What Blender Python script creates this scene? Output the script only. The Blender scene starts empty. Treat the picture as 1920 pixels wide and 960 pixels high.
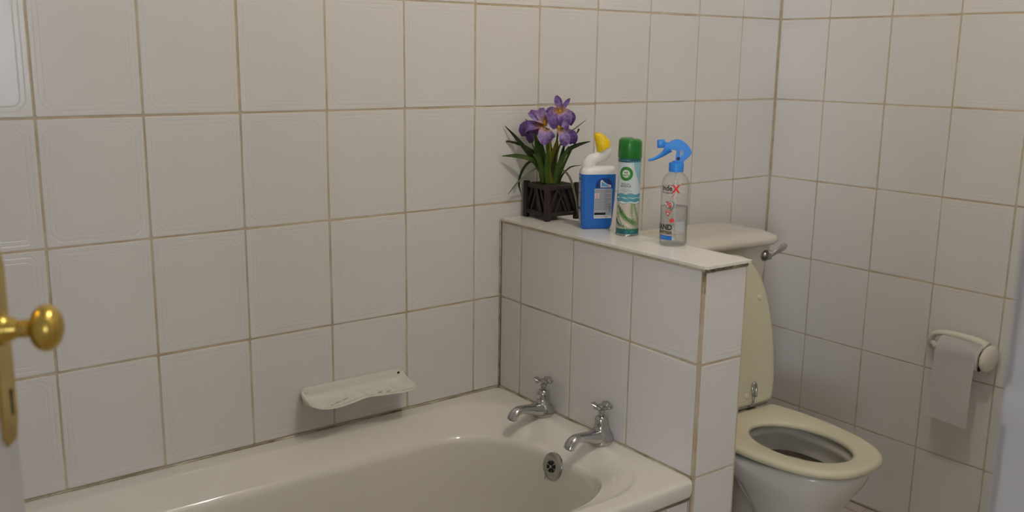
import bpy, bmesh, math, random
from mathutils import Vector, Matrix
from mathutils.bvhtree import BVHTree
random.seed(7)
sc = bpy.context.scene
COL = sc.collection
PI = math.pi
R = math.radians

# ------------------------------------------------------------------ camera
cam_d = bpy.data.cameras.new('camera')
cam = bpy.data.objects.new('camera', cam_d)
COL.objects.link(cam)
sc.camera = cam
rt = Vector((0.79762261, -0.60305057, 0.01132147))
dn = Vector((-0.11408577, -0.16927350, -0.97894378))
fw = Vector((0.59226903, 0.77953607, -0.20381586))
mw = Matrix.Identity(4)
for i in range(3):
    mw[i][0], mw[i][1], mw[i][2] = rt[i], -dn[i], -fw[i]
mw.translation = (-2.5620402, -1.93178748, 1.34913768)
cam.matrix_world = mw
cam_d.sensor_width = 36.0
cam_d.lens = 1788.96 / 1920 * 36.0
cam_d.shift_x = (960 - 938.26) / 1920
cam_d.clip_start = 0.02
cam_d.dof.use_dof = True
cam_d.dof.focus_distance = 2.35
cam_d.dof.aperture_fstop = 4.0

# ------------------------------------------------------------------ world, light, exposure
sc.view_settings.view_transform = 'Standard'
sc.view_settings.look = 'None'
sc.view_settings.exposure = 0.04
sc.view_settings.gamma = 1.0
sc.view_settings.use_curve_mapping = False
world = bpy.data.worlds.new('sky')
sc.world = world
world.use_nodes = True
wb = world.node_tree.nodes['Background']
wb.inputs[0].default_value = (0.62, 0.72, 1.0, 1)
wb.inputs[1].default_value = 1.6
BULB_STRENGTH = 500.0
BULB_COLOR = (1.0, 0.925, 0.83)
BULB_POS = (-1.30, -1.08, 2.32)
# added area lamps for the cool daylight at the doorway, set at unseen windows
for nm_, x_, w_, e_ in (('daylight_left', -8.9, 2.3, 285.0), ('daylight_right', -1.50, 1.1, 26.0)):
    day = bpy.data.lights.new(nm_, 'AREA')
    day.shape = 'RECTANGLE'; day.size = w_; day.size_y = 1.4
    day.energy = e_; day.color = (0.86, 0.91, 1.0)
    dayo = bpy.data.objects.new(nm_, day); COL.objects.link(dayo)
    dayo.location = (x_, -6.62, 1.62); dayo.rotation_euler = (R(90), 0, 0)

# ------------------------------------------------------------------ materials
def nt(name):
    m = bpy.data.materials.new(name); m.use_nodes = True
    n = m.node_tree.nodes; l = m.node_tree.links
    return m, n, l, n['Principled BSDF']
def mat(name, col, rough=0.5, metal=0.0, spec=0.5, coat=0.0, trans=0.0, ior=1.45, sss=0.0, var=0.0, vscale=20.0, bump=0.0, bscale=60.0):
    m, n, l, b = nt(name)
    b.inputs['Base Color'].default_value = (*col, 1)
    b.inputs['Roughness'].default_value = rough
    b.inputs['Metallic'].default_value = metal
    b.inputs['Specular IOR Level'].default_value = spec
    b.inputs['Coat Weight'].default_value = coat
    b.inputs['Coat Roughness'].default_value = 0.05
    b.inputs['Transmission Weight'].default_value = trans
    b.inputs['IOR'].default_value = ior
    if var > 0 or bump > 0:
        tc = n.new('ShaderNodeTexCoord')
        nz = n.new('ShaderNodeTexNoise'); nz.inputs['Scale'].default_value = vscale
        nz.inputs['Detail'].default_value = 5
        l.new(tc.outputs['Object'], nz.inputs['Vector'])
        if var > 0:
            mx = n.new('ShaderNodeMixRGB'); mx.blend_type = 'MIX'
            mx.inputs[1].default_value = (*[c * (1 - var) for c in col], 1)
            mx.inputs[2].default_value = (*[min(1, c * (1 + var)) for c in col], 1)
            l.new(nz.outputs['Fac'], mx.inputs[0]); l.new(mx.outputs[0], b.inputs['Base Color'])
        if bump > 0:
            n2 = n.new('ShaderNodeTexNoise'); n2.inputs['Scale'].default_value = bscale
            l.new(tc.outputs['Object'], n2.inputs['Vector'])
            bp = n.new('ShaderNodeBump'); bp.inputs['Strength'].default_value = bump; bp.inputs['Distance'].default_value = 0.002
            l.new(n2.outputs['Fac'], bp.inputs['Height']); l.new(bp.outputs[0], b.inputs['Normal'])
    return m

TW, TH, GAP = 0.2, 0.24613, 0.0045
def tile_material(name, col, hw, hh):
    """glazed tile with two fine pressed lines running round the edge, cut across the corners"""
    m, n, l, b = nt(name)
    b.inputs['Roughness'].default_value = 0.13
    b.inputs['Specular IOR Level'].default_value = 0.42
    tc = n.new('ShaderNodeTexCoord'); sp = n.new('ShaderNodeSeparateXYZ')
    l.new(tc.outputs['Object'], sp.inputs[0])
    def M(op, a, c=None, v=None):
        x = n.new('ShaderNodeMath'); x.operation = op
        for i, s in enumerate((a, c)):
            if s is None: continue
            if isinstance(s, (int, float)): x.inputs[i].default_value = s
            else: l.new(s, x.inputs[i])
        return x.outputs[0]
    dx = M('SUBTRACT', hw, M('ABSOLUTE', sp.outputs['X']))
    dz = M('SUBTRACT', hh, M('ABSOLUTE', sp.outputs['Z']))
    dc = M('SUBTRACT', M('MULTIPLY', M('ADD', dx, dz), 0.707), 0.0164)
    d = M('SMOOTH_MIN', M('MINIMUM', dx, dz), dc)
    d.node.inputs[2].default_value = 0.004
    def line(at):
        t = M('DIVIDE', M('ABSOLUTE', M('SUBTRACT', d, at)), 0.0016)
        return M('MAXIMUM', M('SUBTRACT', 1.0, t), 0.0)
    hgt = M('MULTIPLY', M('ADD', line(0.012), line(0.0215)), -1.0)
    nz = n.new('ShaderNodeTexNoise'); nz.inputs['Scale'].default_value = 9.0; nz.inputs['Detail'].default_value = 2
    l.new(tc.outputs['Object'], nz.inputs['Vector'])
    hsum = M('ADD', hgt, M('MULTIPLY', nz.outputs['Fac'], 2.2))
    bp = n.new('ShaderNodeBump'); bp.inputs['Strength'].default_value = 0.55; bp.inputs['Distance'].default_value = 0.0005
    l.new(hsum, bp.inputs['Height']); l.new(bp.outputs[0], b.inputs['Normal'])
    n3 = n.new('ShaderNodeTexNoise'); n3.inputs['Scale'].default_value = 5.0; n3.inputs['Detail'].default_value = 3
    l.new(tc.outputs['Object'], n3.inputs['Vector'])
    mx = n.new('ShaderNodeMixRGB')
    mx.inputs[1].default_value = (*[c * 0.965 for c in col], 1); mx.inputs[2].default_value = (*[min(1, c * 1.03) for c in col], 1)
    l.new(n3.outputs['Fac'], mx.inputs[0]); l.new(mx.outputs[0], b.inputs['Base Color'])
    return m
def grout_material(name, c1, c2, scale=14.0):
    m, n, l, b = nt(name)
    b.inputs['Roughness'].default_value = 0.9
    tc = n.new('ShaderNodeTexCoord')
    nz = n.new('ShaderNodeTexNoise'); nz.inputs['Scale'].default_value = scale; nz.inputs['Detail'].default_value = 8; nz.inputs['Roughness'].default_value = 0.65
    l.new(tc.outputs['Object'], nz.inputs['Vector'])
    rp = n.new('ShaderNodeValToRGB')
    rp.color_ramp.elements[0].position = 0.33; rp.color_ramp.elements[0].color = (*c1, 1)
    rp.color_ramp.elements[1].position = 0.62; rp.color_ramp.elements[1].color = (*c2, 1)
    l.new(nz.outputs['Fac'], rp.inputs[0]); l.new(rp.outputs[0], b.inputs['Base Color'])
    bp = n.new('ShaderNodeBump'); bp.inputs['Strength'].default_value = 0.5; bp.inputs['Distance'].default_value = 0.001
    l.new(nz.outputs['Fac'], bp.inputs['Height']); l.new(bp.outputs[0], b.inputs['Normal'])
    return m
TILE = tile_material('glazed_white_tile', (0.785, 0.765, 0.74), TW / 2, TH / 2)
CAPT = mat('plain_white_glaze', (0.83, 0.80, 0.73), 0.16, var=0.03, vscale=9)
GROUT = grout_material('sand_grout', (0.48, 0.38, 0.245), (0.66, 0.57, 0.43))
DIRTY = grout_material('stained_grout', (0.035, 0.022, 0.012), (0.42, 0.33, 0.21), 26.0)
SEAL = grout_material('stained_sealant', (0.20, 0.13, 0.05), (0.66, 0.60, 0.48), 17.0)
FLOORT = mat('floor_tile_glaze', (0.58, 0.52, 0.44), 0.3, var=0.08, vscale=12)
PLASTER = mat('white_plaster', (0.80, 0.79, 0.775), 0.7, var=0.02, bump=0.15, bscale=40)
CEILM = mat('ceiling_paint', (0.82, 0.81, 0.79), 0.85, var=0.02)
GLOSSW = mat('white_gloss_paint', (0.56, 0.555, 0.565), 0.32, var=0.02, vscale=6)
ENAMEL = mat('cream_enamel', (0.81, 0.775, 0.69), 0.09, coat=0.6, var=0.02, vscale=5)
CERAMIC = mat('toilet_ceramic', (0.74, 0.72, 0.68), 0.13, coat=0.3, var=0.03, vscale=7)
CISTM = mat('cistern_ceramic', (0.70, 0.655, 0.56), 0.2, coat=0.2, var=0.02, vscale=7)
SEATM = mat('aged_cream_plastic', (0.70, 0.655, 0.475), 0.24, coat=0.15, var=0.03, vscale=8)
CHROME = mat('chrome', (0.50, 0.50, 0.50), 0.13, metal=1.0, var=0.05, vscale=30)
CHROMED = mat('worn_chrome', (0.42, 0.415, 0.405), 0.24, metal=1.0, var=0.12, vscale=60)
BRASS = mat('polished_brass', (0.62, 0.44, 0.11), 0.20, metal=1.0, var=0.22, vscale=24, bump=0.1, bscale=30)
BLACK = mat('black_hole', (0.012, 0.011, 0.010), 0.7)
DISHM = mat('cream_soap_dish_glaze', (0.78, 0.76, 0.66), 0.12, coat=0.4, var=0.02)
DISHS = mat('soap_scum_grey', (0.48, 0.49, 0.44), 0.3)
HOLDM = mat('cream_holder_plastic', (0.76, 0.72, 0.62), 0.25, coat=0.2)
PAPER = mat('tissue_paper', (0.93, 0.925, 0.91), 0.95, spec=0.1, bump=0.5, bscale=320)
CARD = mat('cardboard_core', (0.42, 0.35, 0.27), 0.9)
WOODM = mat('dark_brown_wood', (0.030, 0.018, 0.014), 0.55, var=0.35, vscale=45, bump=0.2, bscale=90)
SOILM = mat('dark_moss', (0.03, 0.03, 0.015), 0.95, var=0.5, vscale=120, bump=0.6, bscale=200)
WHITEP = mat('white_bottle_plastic', (0.86, 0.85, 0.82), 0.3, coat=0.2)
BLUEP = mat('blue_bottle_plastic', (0.012, 0.155, 0.60), 0.3, coat=0.25)
YELLP = mat('yellow_cap_plastic', (0.90, 0.62, 0.004), 0.35, coat=0.1)
GREENP = mat('green_cap_plastic', (0.012, 0.185, 0.022), 0.33, coat=0.2)
SPRAYB = mat('bright_blue_plastic', (0.025, 0.27, 0.84), 0.3, coat=0.2)
LABW = mat('printed_white', (0.80, 0.80, 0.80), 0.4)
LABG = mat('printed_pale_grey', (0.50, 0.51, 0.56), 0.45)
LABD = mat('printed_grey_text', (0.20, 0.21, 0.25), 0.5)
LABK = mat('printed_black', (0.012, 0.012, 0.014), 0.45)
LABR = mat('printed_red', (0.72, 0.035, 0.02), 0.45)
LABB = mat('printed_blue', (0.02, 0.16, 0.60), 0.45)
LABNB = mat('printed_navy', (0.012, 0.05, 0.24), 0.45)
LABSKY = mat('printed_sky_blue', (0.12, 0.42, 0.78), 0.45)
LABGR = mat('printed_green', (0.035, 0.26, 0.025), 0.4)
LABGL = mat('printed_leaf_green', (0.10, 0.30, 0.045), 0.4, var=0.3, vscale=90)
LABDG = mat('printed_dark_green', (0.02, 0.10, 0.035), 0.4)
LABTE = mat('printed_teal', (0.01, 0.15, 0.16), 0.4)
LABSEA = mat('printed_sea', (0.10, 0.36, 0.44), 0.4, var=0.4, vscale=70)
LABSAND = mat('printed_sand', (0.66, 0.58, 0.50), 0.45, var=0.08, vscale=50)

def leaf_material(name, c0, c1, c2=None):
    m, n, l, b = nt(name)
    b.inputs['Roughness'].default_value = 0.6; b.inputs['Specular IOR Level'].default_value = 0.2
    uv = n.new('ShaderNodeUVMap'); sp = n.new('ShaderNodeSeparateXYZ'); l.new(uv.outputs[0], sp.inputs[0])
    rp = n.new('ShaderNodeValToRGB')
    e = rp.color_ramp.elements
    e[0].position = 0.0; e[0].color = (*c0, 1); e[1].position = 1.0; e[1].color = (*c1, 1)
    if c2: x = e.new(0.5); x.color = (*c2, 1)
    tc = n.new('ShaderNodeTexCoord'); nz = n.new('ShaderNodeTexNoise'); nz.inputs['Scale'].default_value = 90
    l.new(tc.outputs['Object'], nz.inputs['Vector'])
    ad = n.new('ShaderNodeMath'); ad.operation = 'MULTIPLY_ADD'
    l.new(nz.outputs['Fac'], ad.inputs[0]); ad.inputs[1].default_value = 0.35
    l.new(sp.outputs['Y'], ad.inputs[2])
    sb = n.new('ShaderNodeMath'); sb.operation = 'SUBTRACT'; l.new(ad.outputs[0], sb.inputs[0]); sb.inputs[1].default_value = 0.17
    l.new(sb.outputs[0], rp.inputs[0]); l.new(rp.outputs[0], b.inputs['Base Color'])
    return m
LEAFD = leaf_material('dark_blade', (0.040, 0.070, 0.012), (0.012, 0.022, 0.009))
LEAFG = leaf_material('green_blade', (0.055, 0.105, 0.010), (0.045, 0.080, 0.018))
LEAFY = leaf_material('yellow_green_blade', (0.12, 0.13, 0.014), (0.24, 0.20, 0.018))
LEAFP = leaf_material('pale_olive_blade', (0.12, 0.14, 0.07), (0.15, 0.15, 0.085))
def petal_material(name, base, mid, tip):
    m, n, l, b = nt(name)
    b.inputs['Roughness'].default_value = 0.7
    uv = n.new('ShaderNodeUVMap'); sp = n.new('ShaderNodeSeparateXYZ'); l.new(uv.outputs[0], sp.inputs[0])
    tc = n.new('ShaderNodeTexCoord'); nz = n.new('ShaderNodeTexNoise'); nz.inputs['Scale'].default_value = 130; nz.inputs['Detail'].default_value = 4
    l.new(tc.outputs['Object'], nz.inputs['Vector'])
    rp = n.new('ShaderNodeValToRGB'); e = rp.color_ramp.elements
    e[0].position = 0.04; e[0].color = (*base, 1); e[1].position = 1.0; e[1].color = (*tip, 1)
    x = e.new(0.24); x.color = (*[(a + c) / 2 for a, c in zip(base, mid)], 1)
    x = e.new(0.38); x.color = (*mid, 1)
    l.new(sp.outputs['Y'], rp.inputs[0])
    mx = n.new('ShaderNodeMixRGB'); mx.blend_type = 'MULTIPLY'; mx.inputs[0].default_value = 0.75
    r2 = n.new('ShaderNodeValToRGB'); r2.color_ramp.elements[0].position = 0.35; r2.color_ramp.elements[0].color = (0.35, 0.28, 0.5, 1)
    r2.color_ramp.elements[1].position = 0.6; r2.color_ramp.elements[1].color = (1, 1, 1, 1)
    l.new(nz.outputs['Fac'], r2.inputs[0]); l.new(rp.outputs[0], mx.inputs[1]); l.new(r2.outputs[0], mx.inputs[2])
    l.new(mx.outputs[0], b.inputs['Base Color'])
    return m
PETAL = petal_material('lilac_petal', (0.60, 0.32, 0.02), (0.44, 0.32, 0.60), (0.23, 0.11, 0.40))
PETALD = petal_material('violet_petal', (0.42, 0.20, 0.02), (0.27, 0.16, 0.44), (0.13, 0.055, 0.26))

def thin_plastic(name, tint, refl=1.0):
    """thin-walled clear plastic: what is not reflected by its Fresnel surface passes straight through"""
    m, n, l, b = nt(name)
    n.remove(b)
    out = n['Material Output']
    lw = n.new('ShaderNodeLayerWeight'); pw = n.new('ShaderNodeMath'); pw.operation = 'POWER'; pw.inputs[1].default_value = 4.0
    l.new(lw.outputs['Facing'], pw.inputs[0])
    fr = n.new('ShaderNodeMath'); fr.operation = 'MULTIPLY_ADD'; fr.inputs[1].default_value = 0.55; fr.inputs[2].default_value = 0.03
    l.new(pw.outputs[0], fr.inputs[0])
    tr = n.new('ShaderNodeBsdfTransparent'); tr.inputs[0].default_value = (*tint, 1)
    tm = n.new('ShaderNodeMixRGB'); p3 = n.new('ShaderNodeMath'); p3.operation = 'POWER'; p3.inputs[1].default_value = 3.0
    l.new(lw.outputs['Facing'], p3.inputs[0]); l.new(p3.outputs[0], tm.inputs[0])
    tm.inputs[1].default_value = (*tint, 1); tm.inputs[2].default_value = (*[c * 0.62 for c in tint], 1)
    l.new(tm.outputs[0], tr.inputs[0])
    gl = n.new('ShaderNodeBsdfGlossy'); gl.inputs['Roughness'].default_value = 0.07; gl.inputs[0].default_value = (refl, refl, refl, 1)
    mx = n.new('ShaderNodeMixShader')
    l.new(fr.outputs[0], mx.inputs[0]); l.new(tr.outputs[0], mx.inputs[1]); l.new(gl.outputs[0], mx.inputs[2]); l.new(mx.outputs[0], out.inputs[0])
    return m
CLEAR = thin_plastic('clear_bottle_plastic', (0.955, 0.962, 0.96))
LIQ = thin_plastic('clear_gel', (0.965, 0.975, 0.98), 0.7)
GLASS = thin_plastic('window_glass', (0.97, 0.98, 0.98))
def emit(name, col, s):
    m, n, l, b = nt(name)
    b.inputs['Base Color'].default_value = (0.9, 0.9, 0.9, 1)
    b.inputs['Emission Color'].default_value = (*col, 1); b.inputs['Emission Strength'].default_value = s
    return m
BULBM = emit('lit_bulb', BULB_COLOR, BULB_STRENGTH)

# ------------------------------------------------------------------ mesh helpers
def finish(name, bm, m, parent=None, smooth=False, angle=None):
    bmesh.ops.recalc_face_normals(bm, faces=bm.faces)
    me = bpy.data.meshes.new(name); bm.to_mesh(me); bm.free()
    return link(name, me, m, parent, smooth, angle)
def link(name, me, m, parent=None, smooth=False, angle=None):
    ms = m if isinstance(m, (list, tuple)) else [m]
    if not me.materials:
        for x in ms: me.materials.append(x)
    if smooth:
        for p in me.polygons: p.use_smooth = True
        if angle is not None: me.set_sharp_from_angle(angle=R(angle))
    o = bpy.data.objects.new(name, me); COL.objects.link(o)
    if parent: o.parent = parent
    return o
def tag(o, label=None, cat=None, group=None, kind=None):
    if label: o['label'] = label
    if cat: o['category'] = cat
    if group: o['group'] = group
    if kind: o['kind'] = kind
    return o
def empty(name, loc=(0, 0, 0), rz=0.0):
    o = bpy.data.objects.new(name, None); COL.objects.link(o)
    o.empty_display_size = 0.05; o.location = loc; o.rotation_euler = (0, 0, rz)
    return o
def box(bm, c, s, mtx=None, bev=0.0):
    r = bmesh.ops.create_cube(bm, size=1.0)
    vs = r['verts']
    for v in vs: v.co = Vector((v.co.x * s[0], v.co.y * s[1], v.co.z * s[2])) 
    if bev > 0:
        es = list({e for v in vs for e in v.link_edges})
        b = bmesh.ops.bevel(bm, geom=es, offset=bev, segments=2, affect='EDGES', profile=0.5)
        vs = list({v for f in b['faces'] for v in f.verts} | {v for v in vs if v.is_valid})
    for v in vs:
        v.co = v.co + Vector(c)
        if mtx: v.co = mtx @ v.co
    return vs
def boxobj(name, c, s, m, parent=None, bev=0.0, mtx=None):
    bm = bmesh.new(); box(bm, c, s, mtx, bev)
    return finish(name, bm, m, parent, bev > 0, 40)
def loft(bm, rings, closed=True, cap0=False, cap1=False):
    vr = [[bm.verts.new(p) for p in r] for r in rings]
    n = len(vr[0])
    for a, b in zip(vr, vr[1:]):
        for i in range(n if closed else n - 1):
            j = (i + 1) % n
            bm.faces.new((a[i], a[j], b[j], b[i]))
    if cap0: bm.faces.new(list(reversed(vr[0])))
    if cap1: bm.faces.new(vr[-1])
    return vr
def lathe(bm, prof, seg=32, mtx=None, sx=1.0, sy=1.0):
    rings = []
    for r, z in prof:
        ring = [Vector((math.cos(2 * PI * i / seg) * r * sx, math.sin(2 * PI * i / seg) * r * sy, z)) for i in range(seg)]
        if mtx: ring = [mtx @ p for p in ring]
        rings.append(ring)
    return loft(bm, rings, True, prof[0][0] > 1e-6, prof[-1][0] > 1e-6)
def lerp(a, b, t): return a + (b - a) * t
def spline(pts, n):
    """Catmull-Rom through a list of tuples, n samples"""
    k = len(pts); d = len(pts[0]); out = []
    for i in range(n):
        t = i / (n - 1) * (k - 1); s = min(int(t), k - 2); u = t - s
        p0 = pts[max(s - 1, 0)]; p1 = pts[s]; p2 = pts[s + 1]; p3 = pts[min(s + 2, k - 1)]
        out.append(tuple(0.5 * (2 * p1[c] + (p2[c] - p0[c]) * u + (2 * p0[c] - 5 * p1[c] + 4 * p2[c] - p3[c]) * u * u + (3 * p1[c] - p0[c] - 3 * p2[c] + p3[c]) * u ** 3) for c in range(d)))
    return out
def tube(bm, pts, rad, seg=12, flat=1.0, ref=None, caps=True):
    """pts: vectors, rad: radius per point; flat squeezes the direction of ref"""
    pts = [Vector(p) for p in pts]; rings = []
    ref = Vector(ref) if ref else Vector((0, 0, 1))
    for i, p in enumerate(pts):
        t = (pts[min(i + 1, len(pts) - 1)] - pts[max(i - 1, 0)]).normalized()
        a = ref - t * ref.dot(t)
        if a.length < 1e-4: a = t.orthogonal()
        a.normalize(); b = t.cross(a)
        r = rad[i] if isinstance(rad, (list, tuple)) else rad
        rings.append([p + (a * math.cos(2 * PI * k / seg) * r * flat + b * math.sin(2 * PI * k / seg) * r) for k in range(seg)])
    return loft(bm, rings, True, caps, caps)
def prism(bm, poly, y0, y1, bev=0.0):
    """poly of (x,z) extruded along y"""
    a = [bm.verts.new((x, y0, z)) for x, z in poly]
    f = bm.faces.new(a)
    r = bmesh.ops.extrude_face_region(bm, geom=[f])
    vs = [v for v in r['geom'] if isinstance(v, bmesh.types.BMVert)]
    for v in vs: v.co.y = y1
    if bev > 0:
        es = [e for e in bm.edges if abs(e.verts[0].co.y - e.verts[1].co.y) < 1e-7]
        bmesh.ops.bevel(bm, geom=es, offset=bev, segments=2, affect='EDGES')
def rrect(hx, hy, r, n=6, cx=0.0, cy=0.0):
    out = []
    for q, (sx, sy) in enumerate(((1, 1), (-1, 1), (-1, -1), (1, -1))):
        for i in range(n + 1):
            a = q * PI / 2 + i / n * PI / 2
            out.append((cx + sx * (hx - r) + r * math.cos(a), cy + sy * (hy - r) + r * math.sin(a)))
    return out
def blade_mesh(pts, widths, nseg=10, cup=0.15, side=None, ruffle=0.0, nw=4, face=(0, -1, 0)):
    """a strip following pts (local coordinates) with a cupped cross section; UV.y runs along it"""
    P = [Vector(p) for p in spline(pts, nseg + 1)]
    W = [w[0] for w in spline([(w,) for w in widths], nseg + 1)]
    bm = bmesh.new(); uvl = bm.loops.layers.uv.new('UVMap')
    face = Vector(face); rows = []
    ph = random.random() * 6
    for i, p in enumerate(P):
        t = (P[min(i + 1, nseg)] - P[max(i - 1, 0)]).normalized()
        s = t.cross(face)
        if s.length < 1e-3: s = t.orthogonal()
        s.normalize(); nn = s.cross(t).normalized()
        w = max(W[i], 0.0003)
        row = []
        for k in range(nw + 1):
            u = k / nw * 2 - 1
            off = nn * (cup * w * (u * u)) + nn * (ruffle * w * math.sin(ph + i * 1.9 + k * 2.3) * abs(u))
            row.append((bm.verts.new(p + s * (u * w / 2) + off), (k / nw, i / nseg)))
        rows.append(row)
    for a, b in zip(rows, rows[1:]):
        for k in range(nw):
            q = (a[k], a[k + 1], b[k + 1], b[k])
            f = bm.faces.new([x[0] for x in q])
            for lp, x in zip(f.loops, q): lp[uvl].uv = x[1]
    return bm

def text_geo(s, size, bold=0.0, align='LEFT', sx=1.0):
    cu = bpy.data.curves.new('lettering', 'FONT'); cu.body = s; cu.size = size; cu.offset = bold; cu.align_x = align
    cu.resolution_u = 3
    o = bpy.data.objects.new('lettering', cu); COL.objects.link(o)
    bpy.context.view_layer.update()
    dg = bpy.context.evaluated_depsgraph_get()
    me = bpy.data.meshes.new_from_object(o.evaluated_get(dg))
    V = [(v.co.x * sx, v.co.y) for v in me.vertices]; F = [tuple(p.vertices) for p in me.polygons]
    bpy.data.objects.remove(o); bpy.data.curves.remove(cu); bpy.data.meshes.remove(me)
    return V, F
def print_on(name, shapes, fn, m, parent):
    """flat print: list of (V2D, F) mapped by fn(u, v) onto a surface"""
    me = bpy.data.meshes.new(name); VV = []; FF = []
    for V, F in shapes:
        b = len(VV); VV += [fn(*v) for v in V]; FF += [tuple(b + i for i in f) for f in F]
    me.from_pydata(VV, [], FF); me.update()
    o = link(name, me, m, parent)
    if len(shapes) > 1 or name == 'lettering': o['kind'] = 'stuff'
    return o
def shift(geo, du, dv, rot=0.0):
    c, s = math.cos(rot), math.sin(rot)
    return ([(x * c - y * s + du, x * s + y * c + dv) for x, y in geo[0]], geo[1])
def rect_geo(u0, u1, v0, v1, n=10):
    V = []; F = []
    for i in range(n + 1):
        u = lerp(u0, u1, i / n); V += [(u, v0), (u, v1)]
    for i in range(n): F.append((2 * i, 2 * i + 2, 2 * i + 3, 2 * i + 1))
    return V, F
def strip_geo(top, bot):
    """two outlines of equal length joined to a strip"""
    n = len(top); V = list(bot) + list(top)
    return V, [(i, i + 1, n + i + 1, n + i) for i in range(n - 1)]
def disc_geo(cu, cv, r, r0=0.0, n=28, sx=1.0):
    V = []; F = []
    m = 4
    for j in range(m + 1):
        q = lerp(r0, r, j / m)
        V += [(cu + sx * q * math.cos(2 * PI * i / n), cv + q * math.sin(2 * PI * i / n)) for i in range(n)]
    for j in range(m):
        for i in range(n):
            k = (i + 1) % n; F.append((j * n + i, j * n + k, j * n + n + k, j * n + n + i))
    return V, F
def poly_geo(pts): return list(pts), [tuple(range(len(pts)))]

# ------------------------------------------------------------------ tiles
tile_cache = {}
def tile_mesh(x0, x1, z0, z1, m, depth=0.006, tag_=''):
    """one tile, coordinates measured from the middle of the uncut tile; front faces -y, glaze at y=0"""
    key = (round(x0, 4), round(x1, 4), round(z0, 4), round(z1, 4), m.name)
    if key in tile_cache: return tile_cache[key]
    bm = bmesh.new()
    def ring(ins, y, r):
        pts = rrect((x1 - x0) / 2 - ins, (z1 - z0) / 2 - ins, r, 2, (x0 + x1) / 2, (z0 + z1) / 2)
        return [Vector((a, y, b)) for a, b in pts]
    loft(bm, [ring(0, depth, 0.003), ring(0, 0.0009, 0.003), ring(0.0004, 0.0003, 0.0028), ring(0.0014, 0, 0.002)], True, False, True)
    bmesh.ops.recalc_face_normals(bm, faces=bm.faces)
    me = bpy.data.meshes.new('tile'); bm.to_mesh(me); bm.free()
    me.materials.append(m)
    tile_cache[key] = me
    return me
def put_tile(parent, mtx, xc, zc, x0, x1, z0, z1, m=None, jitter=1.0):
    """mtx: wall frame (x along, -y outwards, z up); the uncut tile's middle at xc, zc"""
    m = m or TILE
    g = GAP / 2
    me = tile_mesh(x0 + g, x1 - g, z0 + g, z1 - g, m)
    o = bpy.data.objects.new('tile', me); COL.objects.link(o)
    o.parent = parent
    j = jitter
    loc = Matrix.Translation((xc + random.uniform(-.0006, .0006) * j, random.uniform(-.0003, .0003) * j, zc + random.uniform(-.0006, .0006) * j))
    g_ = lambda: max(-0.0042, min(0.0042, random.gauss(0, 0.0022))) * j
    rot = Matrix.Rotation(g_(), 4, 'X') @ Matrix.Rotation(g_(), 4, 'Z') @ Matrix.Rotation(random.gauss(0, R(.1)) * j, 4, 'Y')
    o.matrix_local = mtx @ loc @ rot
    return o
def tile_field(parent, mtx, xlines, zlines, xmax, zmax, clipx=(None, None), clipz=(None, None), m=None, skip=None, alignx='auto'):
    """xlines/zlines: grid of full-tile boundaries; clip cuts the tiles"""
    for a, b in zip(xlines, xlines[1:]):
        for c, d in zip(zlines, zlines[1:]):
            xc, zc = (a + b) / 2, (c + d) / 2
            x0 = a if clipx[0] is None else max(a, clipx[0]); x1 = b if clipx[1] is None else min(b, clipx[1])
            z0 = c if clipz[0] is None else max(c, clipz[0]); z1 = d if clipz[1] is None else min(d, clipz[1])
            if x1 - x0 < 0.012 or z1 - z0 < 0.012: continue
            if skip and skip(x0, x1, z0, z1): continue
            put_tile(parent, mtx, xc, zc, x0 - xc, x1 - xc, z0 - zc, z1 - zc, m)

Z0 = 1.229
ZL = [Z0 + j * TH for j in range(-5, 6)]
CEIL = ZL[-1]
XL, YF = -2.83, -1.60          # left wall, wall with the doorway
TOPZ = 0.945                   # top of the low wall
RIM = 0.490
ID = Matrix.Identity(4)
ROTR = Matrix.Rotation(-PI / 2, 4, 'Z')

# ------------------------------------------------------------------ structure
wall_back = tag(boxobj('wall_back', ((XL) / 2, 0.0512, CEIL / 2), (-XL + 0.2, 0.1, CEIL), GROUT), kind='structure')
cols = sorted([0.0187, -0.1805, -0.3765, -0.5780, -0.7768, -0.9772, -1.1788, -1.3803, -1.5814, -1.7817, -1.9803, -2.1765] + [-2.1765 - TW * k for k in range(1, 5)])   # the joints as laid
tile_field(wall_back, ID, cols, ZL, 0, CEIL, clipx=(XL, -0.002), clipz=(0.003, CEIL - 0.002),
           skip=lambda a, b, c, d: (b < -1.05 and d < 0.5))
wall_right = tag(boxobj('wall_right', (0.0512, (YF) / 2 , CEIL / 2), (0.1, -YF + 0.1, CEIL), GROUT), kind='structure')
cols_r = sorted([-0.0222, 0.1778, 0.3806, 0.5806, 0.7801] + [0.7801 + TW * k for k in range(1, 6)])
tile_field(wall_right, ROTR, cols_r, ZL, 0, CEIL, clipx=(0.003, -YF), clipz=(0.003, CEIL - 0.002))

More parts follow.
